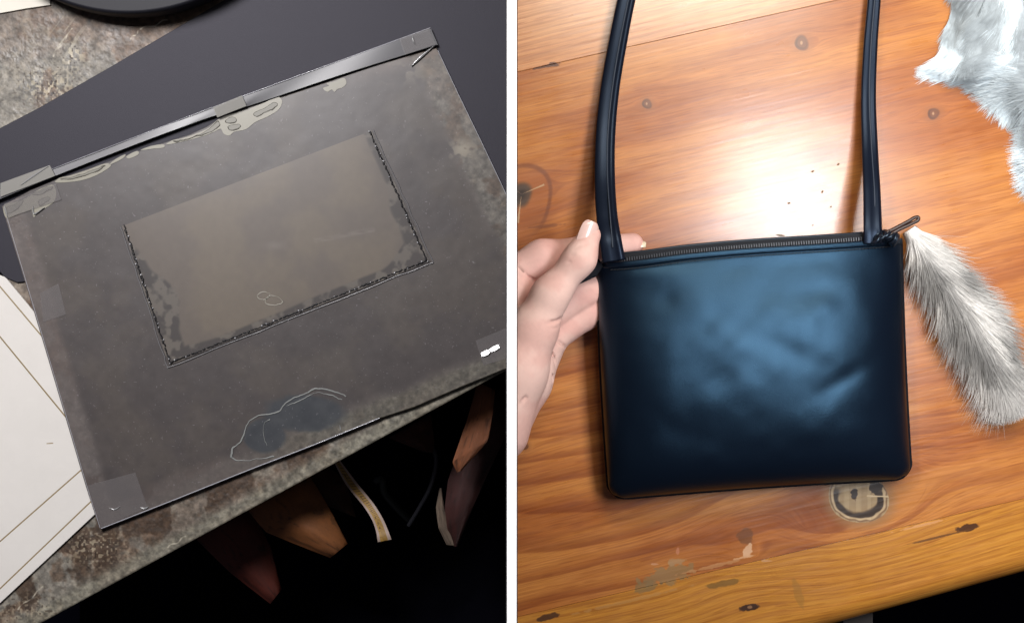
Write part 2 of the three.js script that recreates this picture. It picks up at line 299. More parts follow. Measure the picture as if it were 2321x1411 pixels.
  const along = (arr, t) => { const c = new THREE.CatmullRomCurve3(arr.map(([x, y]) => new THREE.Vector3(x, y, 0))); const q = c.getPoint(t); return [q.x, q.y]; };
  const flapMat = phy({ map: texture(900, 40, (u, v) => { const n = fbm(u * 30, v * 2, 3); return mix3([40, 39, 46], [52, 51, 58], n); }), roughness: 0.5, clearcoat: 1, clearcoatRoughness: 0.36 });
  part('flap', slab((u, v) => { const a = along(flapTop, u), b = along(flapLow, u); return P(lerp(a[0], b[0], v), lerp(a[1], b[1], v), H + 0.0022 + (0.0007 * (1 - sst(0.40, 0.54, u)) + 0.0004 * Math.sin(u * 31)) * (v - 0.5) + 0.0004 * Math.sin(u * 23)); }, 110, 8, 0.0008), flapMat, g, 'narrow glossy vinyl flap along the top');
  part('flap_edge', line(flapTop.slice(3).map(([x, y]) => [x, y + 1]), H + 0.0024, 0.00032, 60), rimMat, g);
  part('flap_edge', line(flapTop.slice(0, 4), H + 0.0024, 0.00022, 40), rimMat, g);
  // contact patches: thin flat cream shapes on the film, with greyer cells
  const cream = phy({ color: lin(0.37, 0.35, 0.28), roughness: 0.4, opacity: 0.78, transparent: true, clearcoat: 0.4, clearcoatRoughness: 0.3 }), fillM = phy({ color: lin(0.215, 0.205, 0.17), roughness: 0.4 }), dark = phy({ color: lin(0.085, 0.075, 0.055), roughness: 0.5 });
  const smooth = (pts, n = 6) => { const c = new THREE.CatmullRomCurve3(pts.map(([x, y]) => new THREE.Vector3(x, y, 0)), true, 'centripetal'); return c.getPoints(pts.length * n).slice(0, -1).map((q) => [q.x, q.y]); };
  const flatRim = (pts, h, w, mat, parent, name = 'patch_rim', closed = true) => {
    const dense = new THREE.CatmullRomCurve3((closed ? [...pts, pts[0]] : pts).map(([x, y]) => new THREE.Vector3(x, y, 0))).getPoints(closed ? pts.length : pts.length * 6).map((q) => P(q.x + 5 * (fbm(q.x * 0.09, q.y * 0.09, 3) - 0.5), q.y + 5 * (fbm(q.x * 0.09 + 40, q.y * 0.09, 3) - 0.5), h));
    return part(name, sweep(dense, (t) => ringProfile(w * (0.35 + 1.2 * noise(t * dense.length * 0.21, w * 9000)), 0.0003, 6, 2), dense.length * 2), mat, parent);
  };
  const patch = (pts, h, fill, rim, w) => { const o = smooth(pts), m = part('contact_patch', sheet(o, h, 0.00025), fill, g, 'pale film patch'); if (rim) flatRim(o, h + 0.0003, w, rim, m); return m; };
  const inset = (pts, h) => { const o = smooth(pts), m = part('film_cell', sheet(o, h, 0.0002), fillM, g, 'greyer cell of the film patch'); flatRim(o, h + 0.0002, 0.00055, dark, m, 'cell_outline'); return m; };
  const cells = [[[392, 319], [420, 315], [450, 305], [476, 290], [492, 274], [497, 282], [486, 294], [460, 304], [430, 313], [405, 320]], [[574, 258], [600, 244], [622, 231], [628, 236], [616, 248], [596, 257], [580, 263]], [[512, 272], [522, 266], [534, 267], [536, 273], [524, 278], [513, 277]], [[516, 287], [528, 282], [542, 281], [544, 287], [532, 293], [518, 293]], [[136, 405], [170, 399], [210, 385], [238, 375], [226, 383], [196, 396], [160, 405]], [[13, 472], [30, 463], [52, 452], [48, 464], [34, 476], [18, 483]], [[72, 440], [90, 430], [112, 421], [118, 425], [104, 434], [86, 442]], [[86, 457], [104, 446], [113, 449], [101, 460], [89, 464]]];
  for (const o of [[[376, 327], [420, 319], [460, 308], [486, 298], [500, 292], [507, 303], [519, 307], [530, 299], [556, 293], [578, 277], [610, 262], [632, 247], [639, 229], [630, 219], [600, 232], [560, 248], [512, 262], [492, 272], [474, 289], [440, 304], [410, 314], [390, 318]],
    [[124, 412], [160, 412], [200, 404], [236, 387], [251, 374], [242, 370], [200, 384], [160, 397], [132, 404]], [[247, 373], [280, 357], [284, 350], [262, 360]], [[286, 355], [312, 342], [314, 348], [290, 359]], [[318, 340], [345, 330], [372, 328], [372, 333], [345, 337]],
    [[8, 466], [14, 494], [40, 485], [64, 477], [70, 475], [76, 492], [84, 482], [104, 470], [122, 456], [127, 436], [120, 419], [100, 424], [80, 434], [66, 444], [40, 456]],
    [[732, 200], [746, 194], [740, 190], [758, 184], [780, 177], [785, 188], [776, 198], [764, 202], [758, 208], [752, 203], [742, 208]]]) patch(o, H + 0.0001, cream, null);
  for (const o of cells) inset(o, H + 0.0004);
  const pale = phy({ color: lin(0.26, 0.27, 0.26), roughness: 0.4 });
  flatRim([[524, 1036], [528, 1014], [545, 1000], [560, 962], [580, 944], [612, 938], [634, 930], [648, 912], [690, 892], [718, 880], [748, 884], [784, 898]], H + 0.0002, 0.0012, pale, g, 'water_mark', false);
  flatRim([[524, 1036], [540, 1044], [580, 1040], [620, 1034]], H + 0.0002, 0.0008, pale, g, 'water_mark', false);
  flatRim([[604, 1010], [598, 990], [600, 956], [612, 950]], H + 0.0002, 0.0006, pale, g, 'water_mark', false);
  flatRim([[650, 920], [690, 902], [716, 890], [746, 894], [774, 906]], H + 0.0002, 0.0007, pale, g, 'water_mark', false);
  flatRim(smooth([[583, 672], [590, 663], [604, 662], [611, 668], [606, 674], [598, 678], [588, 677]]), pz(0.5, 0.75), 0.0007, phy({ color: lin(0.34, 0.32, 0.27), roughness: 0.4 }), g, 'film_ring');
  flatRim(smooth([[600, 682], [606, 673], [622, 671], [636, 678], [640, 685], [630, 690], [612, 690]]), pz(0.5, 0.75), 0.0007, phy({ color: lin(0.34, 0.32, 0.27), roughness: 0.4 }), g, 'film_ring');
  // strips of clear tape
  const tapeMat = phy({ color: lin(0.24, 0.22, 0.22), roughness: 0.5, opacity: 0.26, transparent: true, clearcoat: 0.2, clearcoatRoughness: 0.4 });
  const tapeMilk = phy({ color: lin(0.38, 0.37, 0.34), roughness: 0.55, opacity: 0.6, transparent: true, specularIntensity: 0.5 });
  const tape = (pts, h, mat) => part('tape_strip', sheet(pts, h, 0.00012), mat, g);
  tape([[90, 665], [132, 642], [149, 712], [98, 730]], H + 0.0003, tapeMat);
  tape([[198, 1100], [306, 1070], [334, 1150], [228, 1196]], H + 0.0003, tapeMat);
  tape([[1078, 772], [CUTL, 742], [CUTL, 812], [1096, 828]], H + 0.0003, tapeMat);
  tape([[482, 243], [548, 216], [558, 240], [492, 266]], H + 0.0040, tapeMilk);
  tape([[0, 415], [112, 374], [124, 398], [0, 446]], H + 0.0040, tapeMilk);
  tape([[8, 462], [126, 416], [138, 452], [16, 494]], H + 0.0010, tapeMat);
  tape([[905, 88], [972, 64], [988, 100], [918, 124]], H + 0.0040, tapeMat);
  // creases in the tape that catch the lamp
  const shine = phy({ color: lin(0.3, 0.3, 0.3), roughness: 0.12, clearcoat: 1, clearcoatRoughness: 0.05 });
  const crease = (pts, h, w, t) => part('tape_crease', sweep(pts.map(([x, y]) => P(x, y, h)), (k) => ringProfile(w * (0.25 + 0.75 * Math.sin(Math.PI * clamp(k, 0.02, 0.98))), t, 14, 2), 24), shine, g);
  // a lifted blister of film that faces the lamp
  const blister = (x0, y0, len, wid, h) => { const o = P(x0, y0, H + h); return slab((u, v) => { const a = (u - 0.5) * len, b = (v - 0.5) * wid * (0.55 + 0.45 * Math.sin(Math.PI * (0.12 + 0.76 * u))), dx = a * 0.9 + b * 0.44, dz = -a * 0.44 + b * 0.9; return new THREE.Vector3(o.x + dx, o.y + (0.18 * dx + 0.25 * dz) / 0.951 - 6 * ((a * 0.6) ** 2 + b * b), o.z + dz); }, 14, 8, 0.0004); };
  part('tape_blister', blister(1100, 800, 0.0062, 0.0034, 0.0013), shine, g); part('tape_blister', blister(1121, 789, 0.0072, 0.0030, 0.0013), shine, g);
  crease([[932, 150], [950, 132], [984, 104]], H + 0.001, 0.0022, 0.0018); crease([[935, 82], [936, 92], [940, 99]], H + 0.0042, 0.0012, 0.001);
  crease([[46, 420], [70, 402], [110, 376]], H + 0.004, 0.0016, 0.0014); crease([[247, 1150], [258, 1154], [272, 1147]], H + 0.0004, 0.0011, 0.0009); crease([[318, 1150], [326, 1152], [336, 1148]], H + 0.0004, 0.0016, 0.001);
  crease([[770, 962], [771, 970], [773, 976]], H + 0.0003, 0.0008, 0.0006); crease([[74, 466], [76, 484], [100, 470]], H + 0.001, 0.0012, 0.001); crease([[8, 466], [12, 478], [16, 492]], H + 0.001, 0.0012, 0.001);
}
// what lies below the front edge of the work table
{
  const clothM = phy({ color: lin(0.003, 0.003, 0.006), roughness: 1, specularIntensity: 0.1 });
  const g = slab((u, v) => { const x = lerp(180, CUTL + 8, u), y = lerp(760, 1500, v); return P(x, y, -0.22 - 0.05 * Math.abs(u - 0.5) + 0.02 * fbm(x * 0.008, y * 0.008, 3)); }, 60, 50, 0.004);
  const m = new THREE.Mesh(g, clothM); m.name = 'black_cloth'; m.castShadow = m.receiveShadow = true; scene.add(m); tag(m, 'black cloth heap in the dark under the leather scraps', 'cloth');
  const g2 = slab((u, v) => { const x = lerp(770, CUTL, u), y = lerp(1412 - 70 * u + 30 * (1 - u), 1520, v); return P(x, y, -0.26 - 0.03 * v); }, 20, 10, 0.003);
  const m2 = new THREE.Mesh(g2, phy({ color: lin(0.006, 0.010, 0.014), roughness: 1, specularIntensity: 0.1 })); m2.name = 'teal_cloth'; m2.castShadow = m2.receiveShadow = true; scene.add(m2); tag(m2, 'dark teal cloth at the bottom right corner of the dark heap', 'cloth');
  const flap = (label, L, R, h, col, curl, rough = 0.5) => {      // a curved offcut between two edge lines
    const lc = new THREE.CatmullRomCurve3(L.map(([x, y]) => new THREE.Vector3(x, y, 0)), false, 'catmullrom', 0.12), rc = new THREE.CatmullRomCurve3(R.map(([x, y]) => new THREE.Vector3(x, y, 0)), false, 'catmullrom', 0.12);
    const geo = slab((u, v) => { const a = lc.getPoint(v), b = rc.getPoint(v); return P(lerp(a.x, b.x, u), lerp(a.y, b.y, u), h + curl * Math.sin(Math.PI * (0.1 + 0.8 * u)) - 0.35 * curl * (2 * v - 1) ** 2 + 0.003 * (noise(u * 3 + h * 90, v * 3) - 0.5)); }, 36, 30, 0.0022);
    const mm = new THREE.Mesh(geo, phy({ map: texture(160, 160, (u, v) => { const n = fbm(u * 5, v * 5, 4), f = noise(u * 60, v * 60), wear = sst(0.60, 0.72, fbm(u * 9 + 4, v * 7, 4)); return mix3(col, col.map((k) => k * 0.62), wear * 0.6).map((k) => k * (0.78 + 0.42 * n + 0.08 * f)); }), roughness: rough, bumpMap: grainTex, bumpScale: 0.0002 })); mm.name = numbered('leather_scrap'); mm.castShadow = mm.receiveShadow = true; scene.add(mm); tag(mm, label, 'leather scrap');
  };
  flap('dark brown leather flap half hidden behind the wide tan-brown scrap', [[640, 1096], [690, 1112], [752, 1150]], [[735, 1046], [784, 1096], [806, 1172]], -0.085, [74, 44, 28], 0.016);
  flap('wide tan-brown rounded leather scrap under the table edge left of the tape measure', [[556, 1150], [604, 1206], [748, 1264]], [[700, 1076], [750, 1160], [787, 1232]], -0.062, [140, 88, 50], 0.015);
  flap('red-brown leather scrap with a pointed lower corner, lowest in the dark heap', [[430, 1208], [520, 1296], [612, 1368]], [[566, 1150], [612, 1240], [637, 1336]], -0.085, [96, 42, 31], 0.012);
  flap('upright tan leather offcut near the board at the right of the heap', [[1082, 866], [1060, 946], [1026, 1046], [1036, 1070]], [[1122, 884], [1116, 940], [1104, 1000], [1046, 1066]], -0.045, [132, 80, 50], 0.003);
  flap('long dark maroon leather strip below the tan offcut', [[1046, 1000], [1016, 1086], [1008, 1150], [1014, 1200], [1028, 1238]], [[CUTL, 860], [CUTL, 976], [1112, 1060], [1076, 1140], [1036, 1239]], -0.085, [56, 25, 22], 0.008);
  flap('pale edged crescent leather sliver against the maroon strip', [[996, 1106], [988, 1150], [994, 1196], [1012, 1234]], [[1002, 1106], [1006, 1150], [1016, 1190], [1032, 1236]], -0.084, [120, 104, 90], 0.003);
  flap('small dark brown leather scrap just below the table edge beside the cord', [[880, 992], [905, 1002], [936, 1014], [960, 1024]], [[976, 938], [980, 970], [984, 1000], [981, 1026]], -0.09, [84, 46, 34], 0.010);
  // tape measure
  const cv = document.createElement('canvas'); cv.width = 1024; cv.height = 128; const c = cv.getContext('2d');
  c.fillStyle = '#a08c80'; c.fillRect(0, 0, 1024, 128); c.fillStyle = '#9a7838'; c.fillRect(0, 26, 1024, 70); c.fillStyle = '#3a2618';
  for (let i = 0; i < 44; i++) { const x = 8 + i * 23.4; c.fillRect(x, i % 5 ? 48 : 26, 5, i % 5 ? 46 : 70); }
  c.font = 'bold 56px sans-serif'; for (const [x, t] of [[150, '1'], [330, '1'], [490, '1'], [590, '1'], [690, '1'], [770, '4']]) { c.save(); c.translate(x, 46); c.rotate(-Math.PI / 2); c.scale(0.7, 1); c.fillText(t, -22, 20); c.restore(); }
  const ct = new THREE.CanvasTexture(cv); ct.colorSpace = THREE.SRGBColorSpace;
  const L = [[748, 1030], [784, 1098], [826, 1150], [844, 1180], [852, 1204], [856, 1228]], R = [[768, 1040], [812, 1098], [846, 1140], [866, 1172], [878, 1198], [887, 1222]];
  const cl = (a) => new THREE.CatmullRomCurve3(a.map(([x, y]) => new THREE.Vector3(x, y, 0))); const lc = cl(L), rc = cl(R);
  const tg = slab((u, v) => { const a = lc.getPoint(u), b = rc.getPoint(u); return P(lerp(b.x, a.x, v), lerp(b.y, a.y, v), -0.04 - 0.008 * Math.sin(u * 5)); }, 60, 4, 0.0007);
  const tm = new THREE.Mesh(tg, std({ map: ct, roughness: 0.6 })); tm.name = 'tape_measure'; tm.castShadow = tm.receiveShadow = true; scene.add(tm); tag(tm, 'yellow and white soft tape measure hanging below the table edge', 'tape measure');
  const cord = new THREE.Mesh(tube([P(976, 1000, -0.10), P(988, 1040, -0.095), P(976, 1100, -0.10), P(950, 1150, -0.11), P(926, 1190, -0.12)], 0.0017, 60), std({ color: lin(0.05, 0.05, 0.06), roughness: 0.5 })); cord.name = 'cord'; cord.castShadow = true; scene.add(cord); tag(cord, 'thin dark curved cord right of the tape measure in the heap', 'cord');
  const clip = new THREE.Mesh(tube([P(852, 1088, -0.14), P(866, 1086, -0.135), P(870, 1112, -0.14), P(900, 1150, -0.15), P(926, 1176, -0.16)], 0.003, 40), std({ color: lin(0.03, 0.035, 0.03), roughness: 0.5 })); clip.name = 'dark_strap_end'; scene.add(clip); tag(clip, 'dark bent strap end between the tape measure and the cord', 'strap');
}

// ================================================================ RIGHT: the pine table
const A0 = 163, A1 = -95, B0 = 1398, B1 = 1130, E0 = 1621, E1 = 1307;      // joints and front edge: plan rows at the left and right ends
const rowAt = (a, b, x) => a + (b - a) * (x - 1171) / 1150;
const knots = [[1818, 97, 16, 0], [1467, 235, 11, 0], [2117, 257, 13, 0], [1182, 440, 33, 1], [1945, 1122, 62, 2], [1290, 1700, 10, 0], [1190, 1010, 8, 3]];
const CA = Math.cos(0.231), SA = Math.sin(0.231);
function pineColour(x, y) {
  const board = y < rowAt(A0, A1, x) ? 0 : y < rowAt(B0, B1, x) ? 1 : 2;
  const s = x * CA - y * SA; let t = y * CA + x * SA;
  let psi = t, dark = 0, ringC = null;
  for (const [kx, ky, R, kind] of knots) {
    const dx0 = x - kx, dy0 = y - ky, ds = dx0 * CA - dy0 * SA, dt = dy0 * CA + dx0 * SA, d2 = (ds * 0.5) ** 2 + dt * dt, q = R * 1.25;
    if (d2 < 400 * R * R) psi -= dt * Math.min(0.999, (q * q) / (d2 + 1)) * (kind === 2 ? 1.0 : 0.9);
    if (kind === 2) { psi += 0; }
  }
  // a tongue of figure left of the big knot
  const hx = x - 1700, hy = y - 1262, hd = Math.hypot(hx * 0.5, hy * 1.5); const tongue = Math.exp(-((hx / 130) ** 2 + (hy / 95) ** 2)); psi += tongue * (hd * 0.65 - 20);
  const low = sst(500, 1100, y + (1700 - x) * 0.25), wob = (fbm(s * 0.0016 + board * 9, t * 0.0045, 3) - 0.5);
  const freq = board === 2 ? 0.05 : board === 0 ? 0.075 : 0.0165;
  let r = psi * freq + wob * (board === 0 ? 1.4 : 3.0) + board * 3.7; r -= Math.floor(r);
  const late = sst(0.45, 0.9, r) * (1 - sst(0.93, 1.0, r));
  const streak = noise(s * 0.0028, psi * 0.55) * 0.6 + noise(s * 0.006 + 9, psi * 0.22) * 0.4, fibre = noise(s * 0.045, t * 0.8);
  let c, amp;
  if (board === 0) { c = mix3([200, 136, 88], [206, 146, 94], fbm(s * 0.004, t * 0.02, 3)); amp = 0.25; }
  else if (board === 2) { c = mix3([206, 142, 56], [190, 124, 46], fbm(s * 0.004, t * 0.02, 3)); amp = 0.22; }
  else { c = mix3([196, 126, 60], [172, 100, 44], sst(0.35, 0.65, fbm(s * 0.0022 + 4, t * 0.009, 4))); amp = lerp(0.16, 0.46, low) * (0.6 + 0.8 * fbm(s * 0.003 + 5, t * 0.006 + 2, 2)); }
  const lateC = [c[0] * 0.66, c[1] * 0.5, c[2] * 0.42];
  c = mix3(c, lateC, late * amp); c = mix3(c, lateC, sst(0.70, 0.86, noise(s * 0.022 + 31, psi * 0.62 + 3)) * 0.22); c = mix3(c, lateC, sst(0.62, 0.8, noise(s * 0.008 + 77, psi * 0.33)) * 0.16);
  const k = 1 + (streak - 0.5) * lerp(0.11, 0.15, low) + (fibre - 0.5) * 0.08; c = [c[0] * k, c[1] * (1 + (k - 1) * 1.2), c[2] * (1 + (k - 1) * 1.4)];
  for (const [kx, ky, R, kind] of knots) {
    const dx = x - kx, dy = y - ky, a = Math.atan2(dy, dx), d = Math.hypot(dx, dy * (kind === 1 ? 0.9 : 1)) * (1 + 0.07 * Math.sin(a * 2 + kx) + 0.05 * Math.sin(a * 3 + ky));
    if (d > R * 4) continue;
    if (kind === 0 || kind === 3) { const e = d / R; c = mix3(c, [150, 92, 52], (1 - sst(1, 2.4, e)) * 0.4); c = mix3(c, [112, 66, 40], (1 - sst(0.75, 1.1, e)) * 0.85); c = mix3(c, [80, 46, 28], (1 - sst(0.1, 0.3, Math.abs(e - 0.86))) * 0.6 * (0.6 + 0.4 * Math.sin(a - 1))); c = mix3(c, [206, 164, 124], (1 - sst(0.15, 0.4, Math.hypot((x - kx + 1) / R * 1.5, (y - ky) / R))) * 0.7); }
    else if (kind === 1) { const e = d / R; c = mix3(c, [150, 84, 48], (1 - sst(1.2, 3.2, e)) * 0.35); c = mix3(c, [112, 60, 34], (1 - sst(0.05, 0.22, Math.abs(e - 2.1 - 0.35 * Math.sin(a)))) * 0.6 * sst(-0.4, 0.7, Math.cos(a + 0.4))); c = mix3(c, [84, 64, 50], 1 - sst(0.5, 0.9, e)); c = mix3(c, [52, 40, 34], (1 - sst(0.1, 0.5, e)) * 0.8); if (Math.abs(Math.sin(a * 1.5 + 0.6)) < 0.06 && e < 1.6) c = mix3(c, [190, 156, 120], 0.85); }
    else {
      const e = d / R;
      c = mix3(c, [150, 112, 76], (1 - sst(1.0, 1.5, e)) * 0.7);
      if (e < 1.06) { c = mix3([176, 150, 112], [150, 122, 88], fbm(x * 0.06, y * 0.02, 3)); c = mix3(c, [196, 172, 134], sst(0.5, 0.7, noise(x * 0.14, 4)) * 0.4);
        const ring = sst(0.6, 0.7, e + 0.2 * (noise(x * 0.06, y * 0.06) - 0.5)) * (1 - sst(0.86, 0.92, e)) * sst(-0.5, -0.1, Math.sin(a));
        c = mix3(c, [50, 36, 28], ring * 0.95);
        const ee = e + 0.10 * (noise(x * 0.08, y * 0.08) - 0.5); c = mix3(c, [212, 184, 146], sst(0.86, 0.92, ee) * (1 - sst(0.94, 1.0, ee)) * 0.8 * (0.5 + 0.5 * noise(x * 0.05 + 7, y * 0.05))); c = mix3(c, [96, 64, 44], sst(0.96, 1.0, ee) * (1 - sst(1.0, 1.06, ee)) * 0.6);
        c = mix3(c, [48, 34, 26], (1 - sst(0.8, 1.1, Math.hypot((x - 1938) / 9, (y - 1118) / 13) + 0.7 * (noise(x * 0.2, y * 0.2) - 0.5))));
        c = mix3(c, [48, 34, 26], (1 - sst(0.8, 1.1, Math.hypot((x - 1984) / 15, (y - 1106) / 14) + 0.8 * (noise(x * 0.15 + 3, y * 0.15) - 0.5))));
        if (Math.abs(y - 1124 - (x - 1990) * 0.03) < 1.6 && x > 1965) c = [206, 180, 142]; }
    }
  }
  const blob = (bx, by, rx, ry, rot, col, st, n = 0.9) => { const dx = x - bx, dy = y - by, u = dx * Math.cos(rot) + dy * Math.sin(rot), v = -dx * Math.sin(rot) + dy * Math.cos(rot); const e = Math.hypot(u / rx, v / ry) + n * (fbm(x * 0.09, y * 0.09, 3) - 0.5); c = mix3(c, col, (1 - sst(0.8, 1.1, e)) * st); };
  blob(2196, 1195, 26, 8, -0.2, [72, 42, 24], 0.9); blob(2130, 1216, 70, 2.2, -0.24, [104, 66, 36], 0.8); blob(1700, 1375, 22, 8, -0.18, [60, 36, 24], 0.95); blob(1700, 1375, 6, 4, 0, [150, 110, 76], 0.9);
  blob(1238, 150, 32, 3.4, -0.2, [84, 46, 30], 0.9); blob(1256, 146, 12, 5, 0.2, [84, 46, 30], 0.8);
  blob(1640, 1322, 44, 7, -0.2, [120, 88, 40], 0.7); blob(1240, 1398, 30, 7, -0.25, [66, 40, 26], 0.8); blob(1810, 1345, 10, 34, -0.3, [158, 112, 50], 0.5, 0.5);
  // worn, pale places by the joint
  blob(1515, 1300, 58, 20, -0.2, [150, 120, 82], 0.75, 1.6); blob(1470, 1328, 30, 12, -0.2, [136, 110, 74], 0.7, 1.5); blob(1530, 1272, 22, 8, -0.1, [180, 140, 100], 0.8, 1.4); blob(1690, 1216, 18, 20, 0.3, [104, 66, 42], 0.6);
  blob(1695, 1248, 9, 16, 0.3, [226, 182, 146], 0.85, 1.6); blob(1690, 1262, 26, 3, -0.2, [220, 170, 128], 0.8, 1.2); blob(1620, 1282, 80, 4, -0.235, [196, 140, 92], 0.75, 1.2); blob(1737, 1270, 14, 3, 0, [210, 160, 126], 0.7, 1.4); blob(1486, 1278, 9, 2.5, 0, [206, 150, 116], 0.8); blob(1536, 1248, 4, 9, 0, [200, 130, 100], 0.7);
  blob(1430, 1360, 120, 4, -0.235, [190, 138, 80], 0.6, 1.2); blob(2090, 1190, 60, 3, -0.235, [220, 160, 112], 0.7, 1.4);
  blob(1240, 512, 40, 4, -0.1, [120, 66, 36], 0.5); blob(1800, 537, 14, 2, -0.1, [120, 92, 66], 0.0);
  return c;
}
const pineMap = texture(1280, 1536, (u, v) => pineColour(1160 + u * 1200, -20 + v * 1560));
const pineBump = texture(640, 768, (u, v) => { const x = 1160 + u * 1200, y = -20 + v * 1560, s = x * CA - y * SA, t = y * CA + x * SA; return grey(0.5 + 0.6 * (noise(s * 0.01, t * 0.22) - 0.5) + 0.4 * (fbm(s * 0.004, t * 0.012, 3) - 0.5)); }, false);
const pineRough = texture(640, 768, (u, v) => { const x = 1160 + u * 1200, y = -20 + v * 1560, s = x * CA - y * SA, t = y * CA + x * SA; return grey(0.34 + 0.10 * (noise(s * 0.02, t * 0.25) - 0.5) + 0.14 * (fbm(x * 0.02, y * 0.02, 3) - 0.5)); }, false);
const pineMat = phy({ map: pineMap, roughness: 1, roughnessMap: pineRough, bumpMap: pineBump, bumpScale: 0.00014, specularIntensity: 1.0, clearcoat: 1, clearcoatRoughness: 0.23 });
{
  const g = thing('pine_table', 'varnished orange pine table of knotty boards under the purse', 'table', new THREE.Vector3(0.3, 0, -0.1));
  const X0 = 0.0022, X1 = 0.75, pxAt = (x) => x / S + 1160.5;
  // board swept along the grain between two plan lines; prof gives [across 0..1 or metres from the front, height]
  const board = (r0, r1, prof) => {
    const pos = [], idx = [], n = 24, M = prof.length;
    for (let i = 0; i <= n; i++) { const x = lerp(X0, X1, i / n), px = pxAt(x), za = (r0(px) - 705.5) * S, zb = (r1(px) - 705.5) * S; for (const [f, off, h] of prof) pos.push(x, T + h, lerp(za, zb, f) + off); }
    for (let i = 0; i < n; i++) for (let k = 0; k < M; k++) { const a = i * M + k, b = i * M + (k + 1) % M; idx.push(a, b, a + M, b, b + M, a + M); }
    for (let k = 1; k < M - 1; k++) idx.push(0, k + 1, k, n * M, n * M + k, n * M + k + 1);
    let q = new THREE.BufferGeometry(); q.setAttribute('position', new THREE.Float32BufferAttribute(pos, 3)); q.setIndex(idx); q = q.toNonIndexed(); q.computeVertexNormals(); planUV(q, 1160, -20, 2360, 1540); return q;
  };
  const gap = 0.0001, ch = 0.00025, flat = [[0, gap, -ch], [0, gap + ch, 0], [1, -gap - ch, 0], [1, -gap, -ch], [1, -gap, -0.028], [0, gap, -0.028]];
  part('plank', board((x) => rowAt(A0, A1, x) - 1300, (x) => rowAt(A0, A1, x), flat), pineMat, g);
  part('plank', board((x) => rowAt(A0, A1, x), (x) => rowAt(B0, B1, x), flat), pineMat, g);
  const nose = Array.from({ length: 13 }, (_, k) => { const a = k / 12 * Math.PI / 2; return [1, -0.016 + 0.016 * Math.sin(a), -0.016 + 0.016 * Math.cos(a)]; });
  const front = part('plank', board((x) => rowAt(B0, B1, x), (x) => rowAt(E0, E1, x), [[0, gap, -ch], [0, gap + ch, 0], ...nose, [1, 0, -0.028], [0, gap, -0.028]]), pineMat, g, 'golden front board with a rounded edge');
  front.geometry = front.geometry; 
  const leg = new THREE.BoxGeometry(0.022, T - 0.03, 0.05); const q = P(1930, 1372, -0.05); leg.translate(q.x, (T - 0.03) / 2, q.z - 0.005); part('leg', leg, std({ color: lin(0.05, 0.04, 0.036), roughness: 0.8 }), g);
  const leg2 = new THREE.BoxGeometry(0.07, T - 0.03, 0.07); leg2.translate(0.66, (T - 0.03) / 2, -0.35); part('leg', leg2, std({ color: lin(0.4, 0.22, 0.1), roughness: 0.6 }), g);
}
// crumbs
{
  const r = rng(11), base = new THREE.DodecahedronGeometry(0.0008, 0), mat = std({ color: lin(0.20, 0.12, 0.05), roughness: 0.9 });
  for (const [x, y, a, b, k, lb] of [[1843, 388, 0.3, 1.4, 1, 'brown crumb, left of the top pair'], [1901, 372, 0.9, 1.3, 1, 'topmost brown crumb near the right strap'], [1865, 434, 1.0, 1.4, 1, 'brown crumb just below the top pair'], [1789, 460, 0.2, 1.4, 1, 'brown crumb farthest left'], [1884, 468, 0.4, 1.2, 0.8, 'small brown crumb right of the middle'], [1770, 533, -0.1, 4.6, 0.9, 'longest thin dark crumb'], [1905, 536, -0.3, 1.5, 0.9, 'lowest right brown crumb by the zipper'], [1843, 510, 0, 1, 0.7, 'smallest faint crumb above the zipper']]) {
    const m = new THREE.Mesh(base, mat); m.name = numbered('crumb'); m.position.copy(P(x, y, 0.0006)); m.rotation.y = a; m.scale.set(b * k, 0.6, k * 0.9); m.castShadow = true; scene.add(m);
    tag(m, lb + ', on the pine board between the straps', 'crumb', 'crumbs on the pine board between the straps');
  }
}
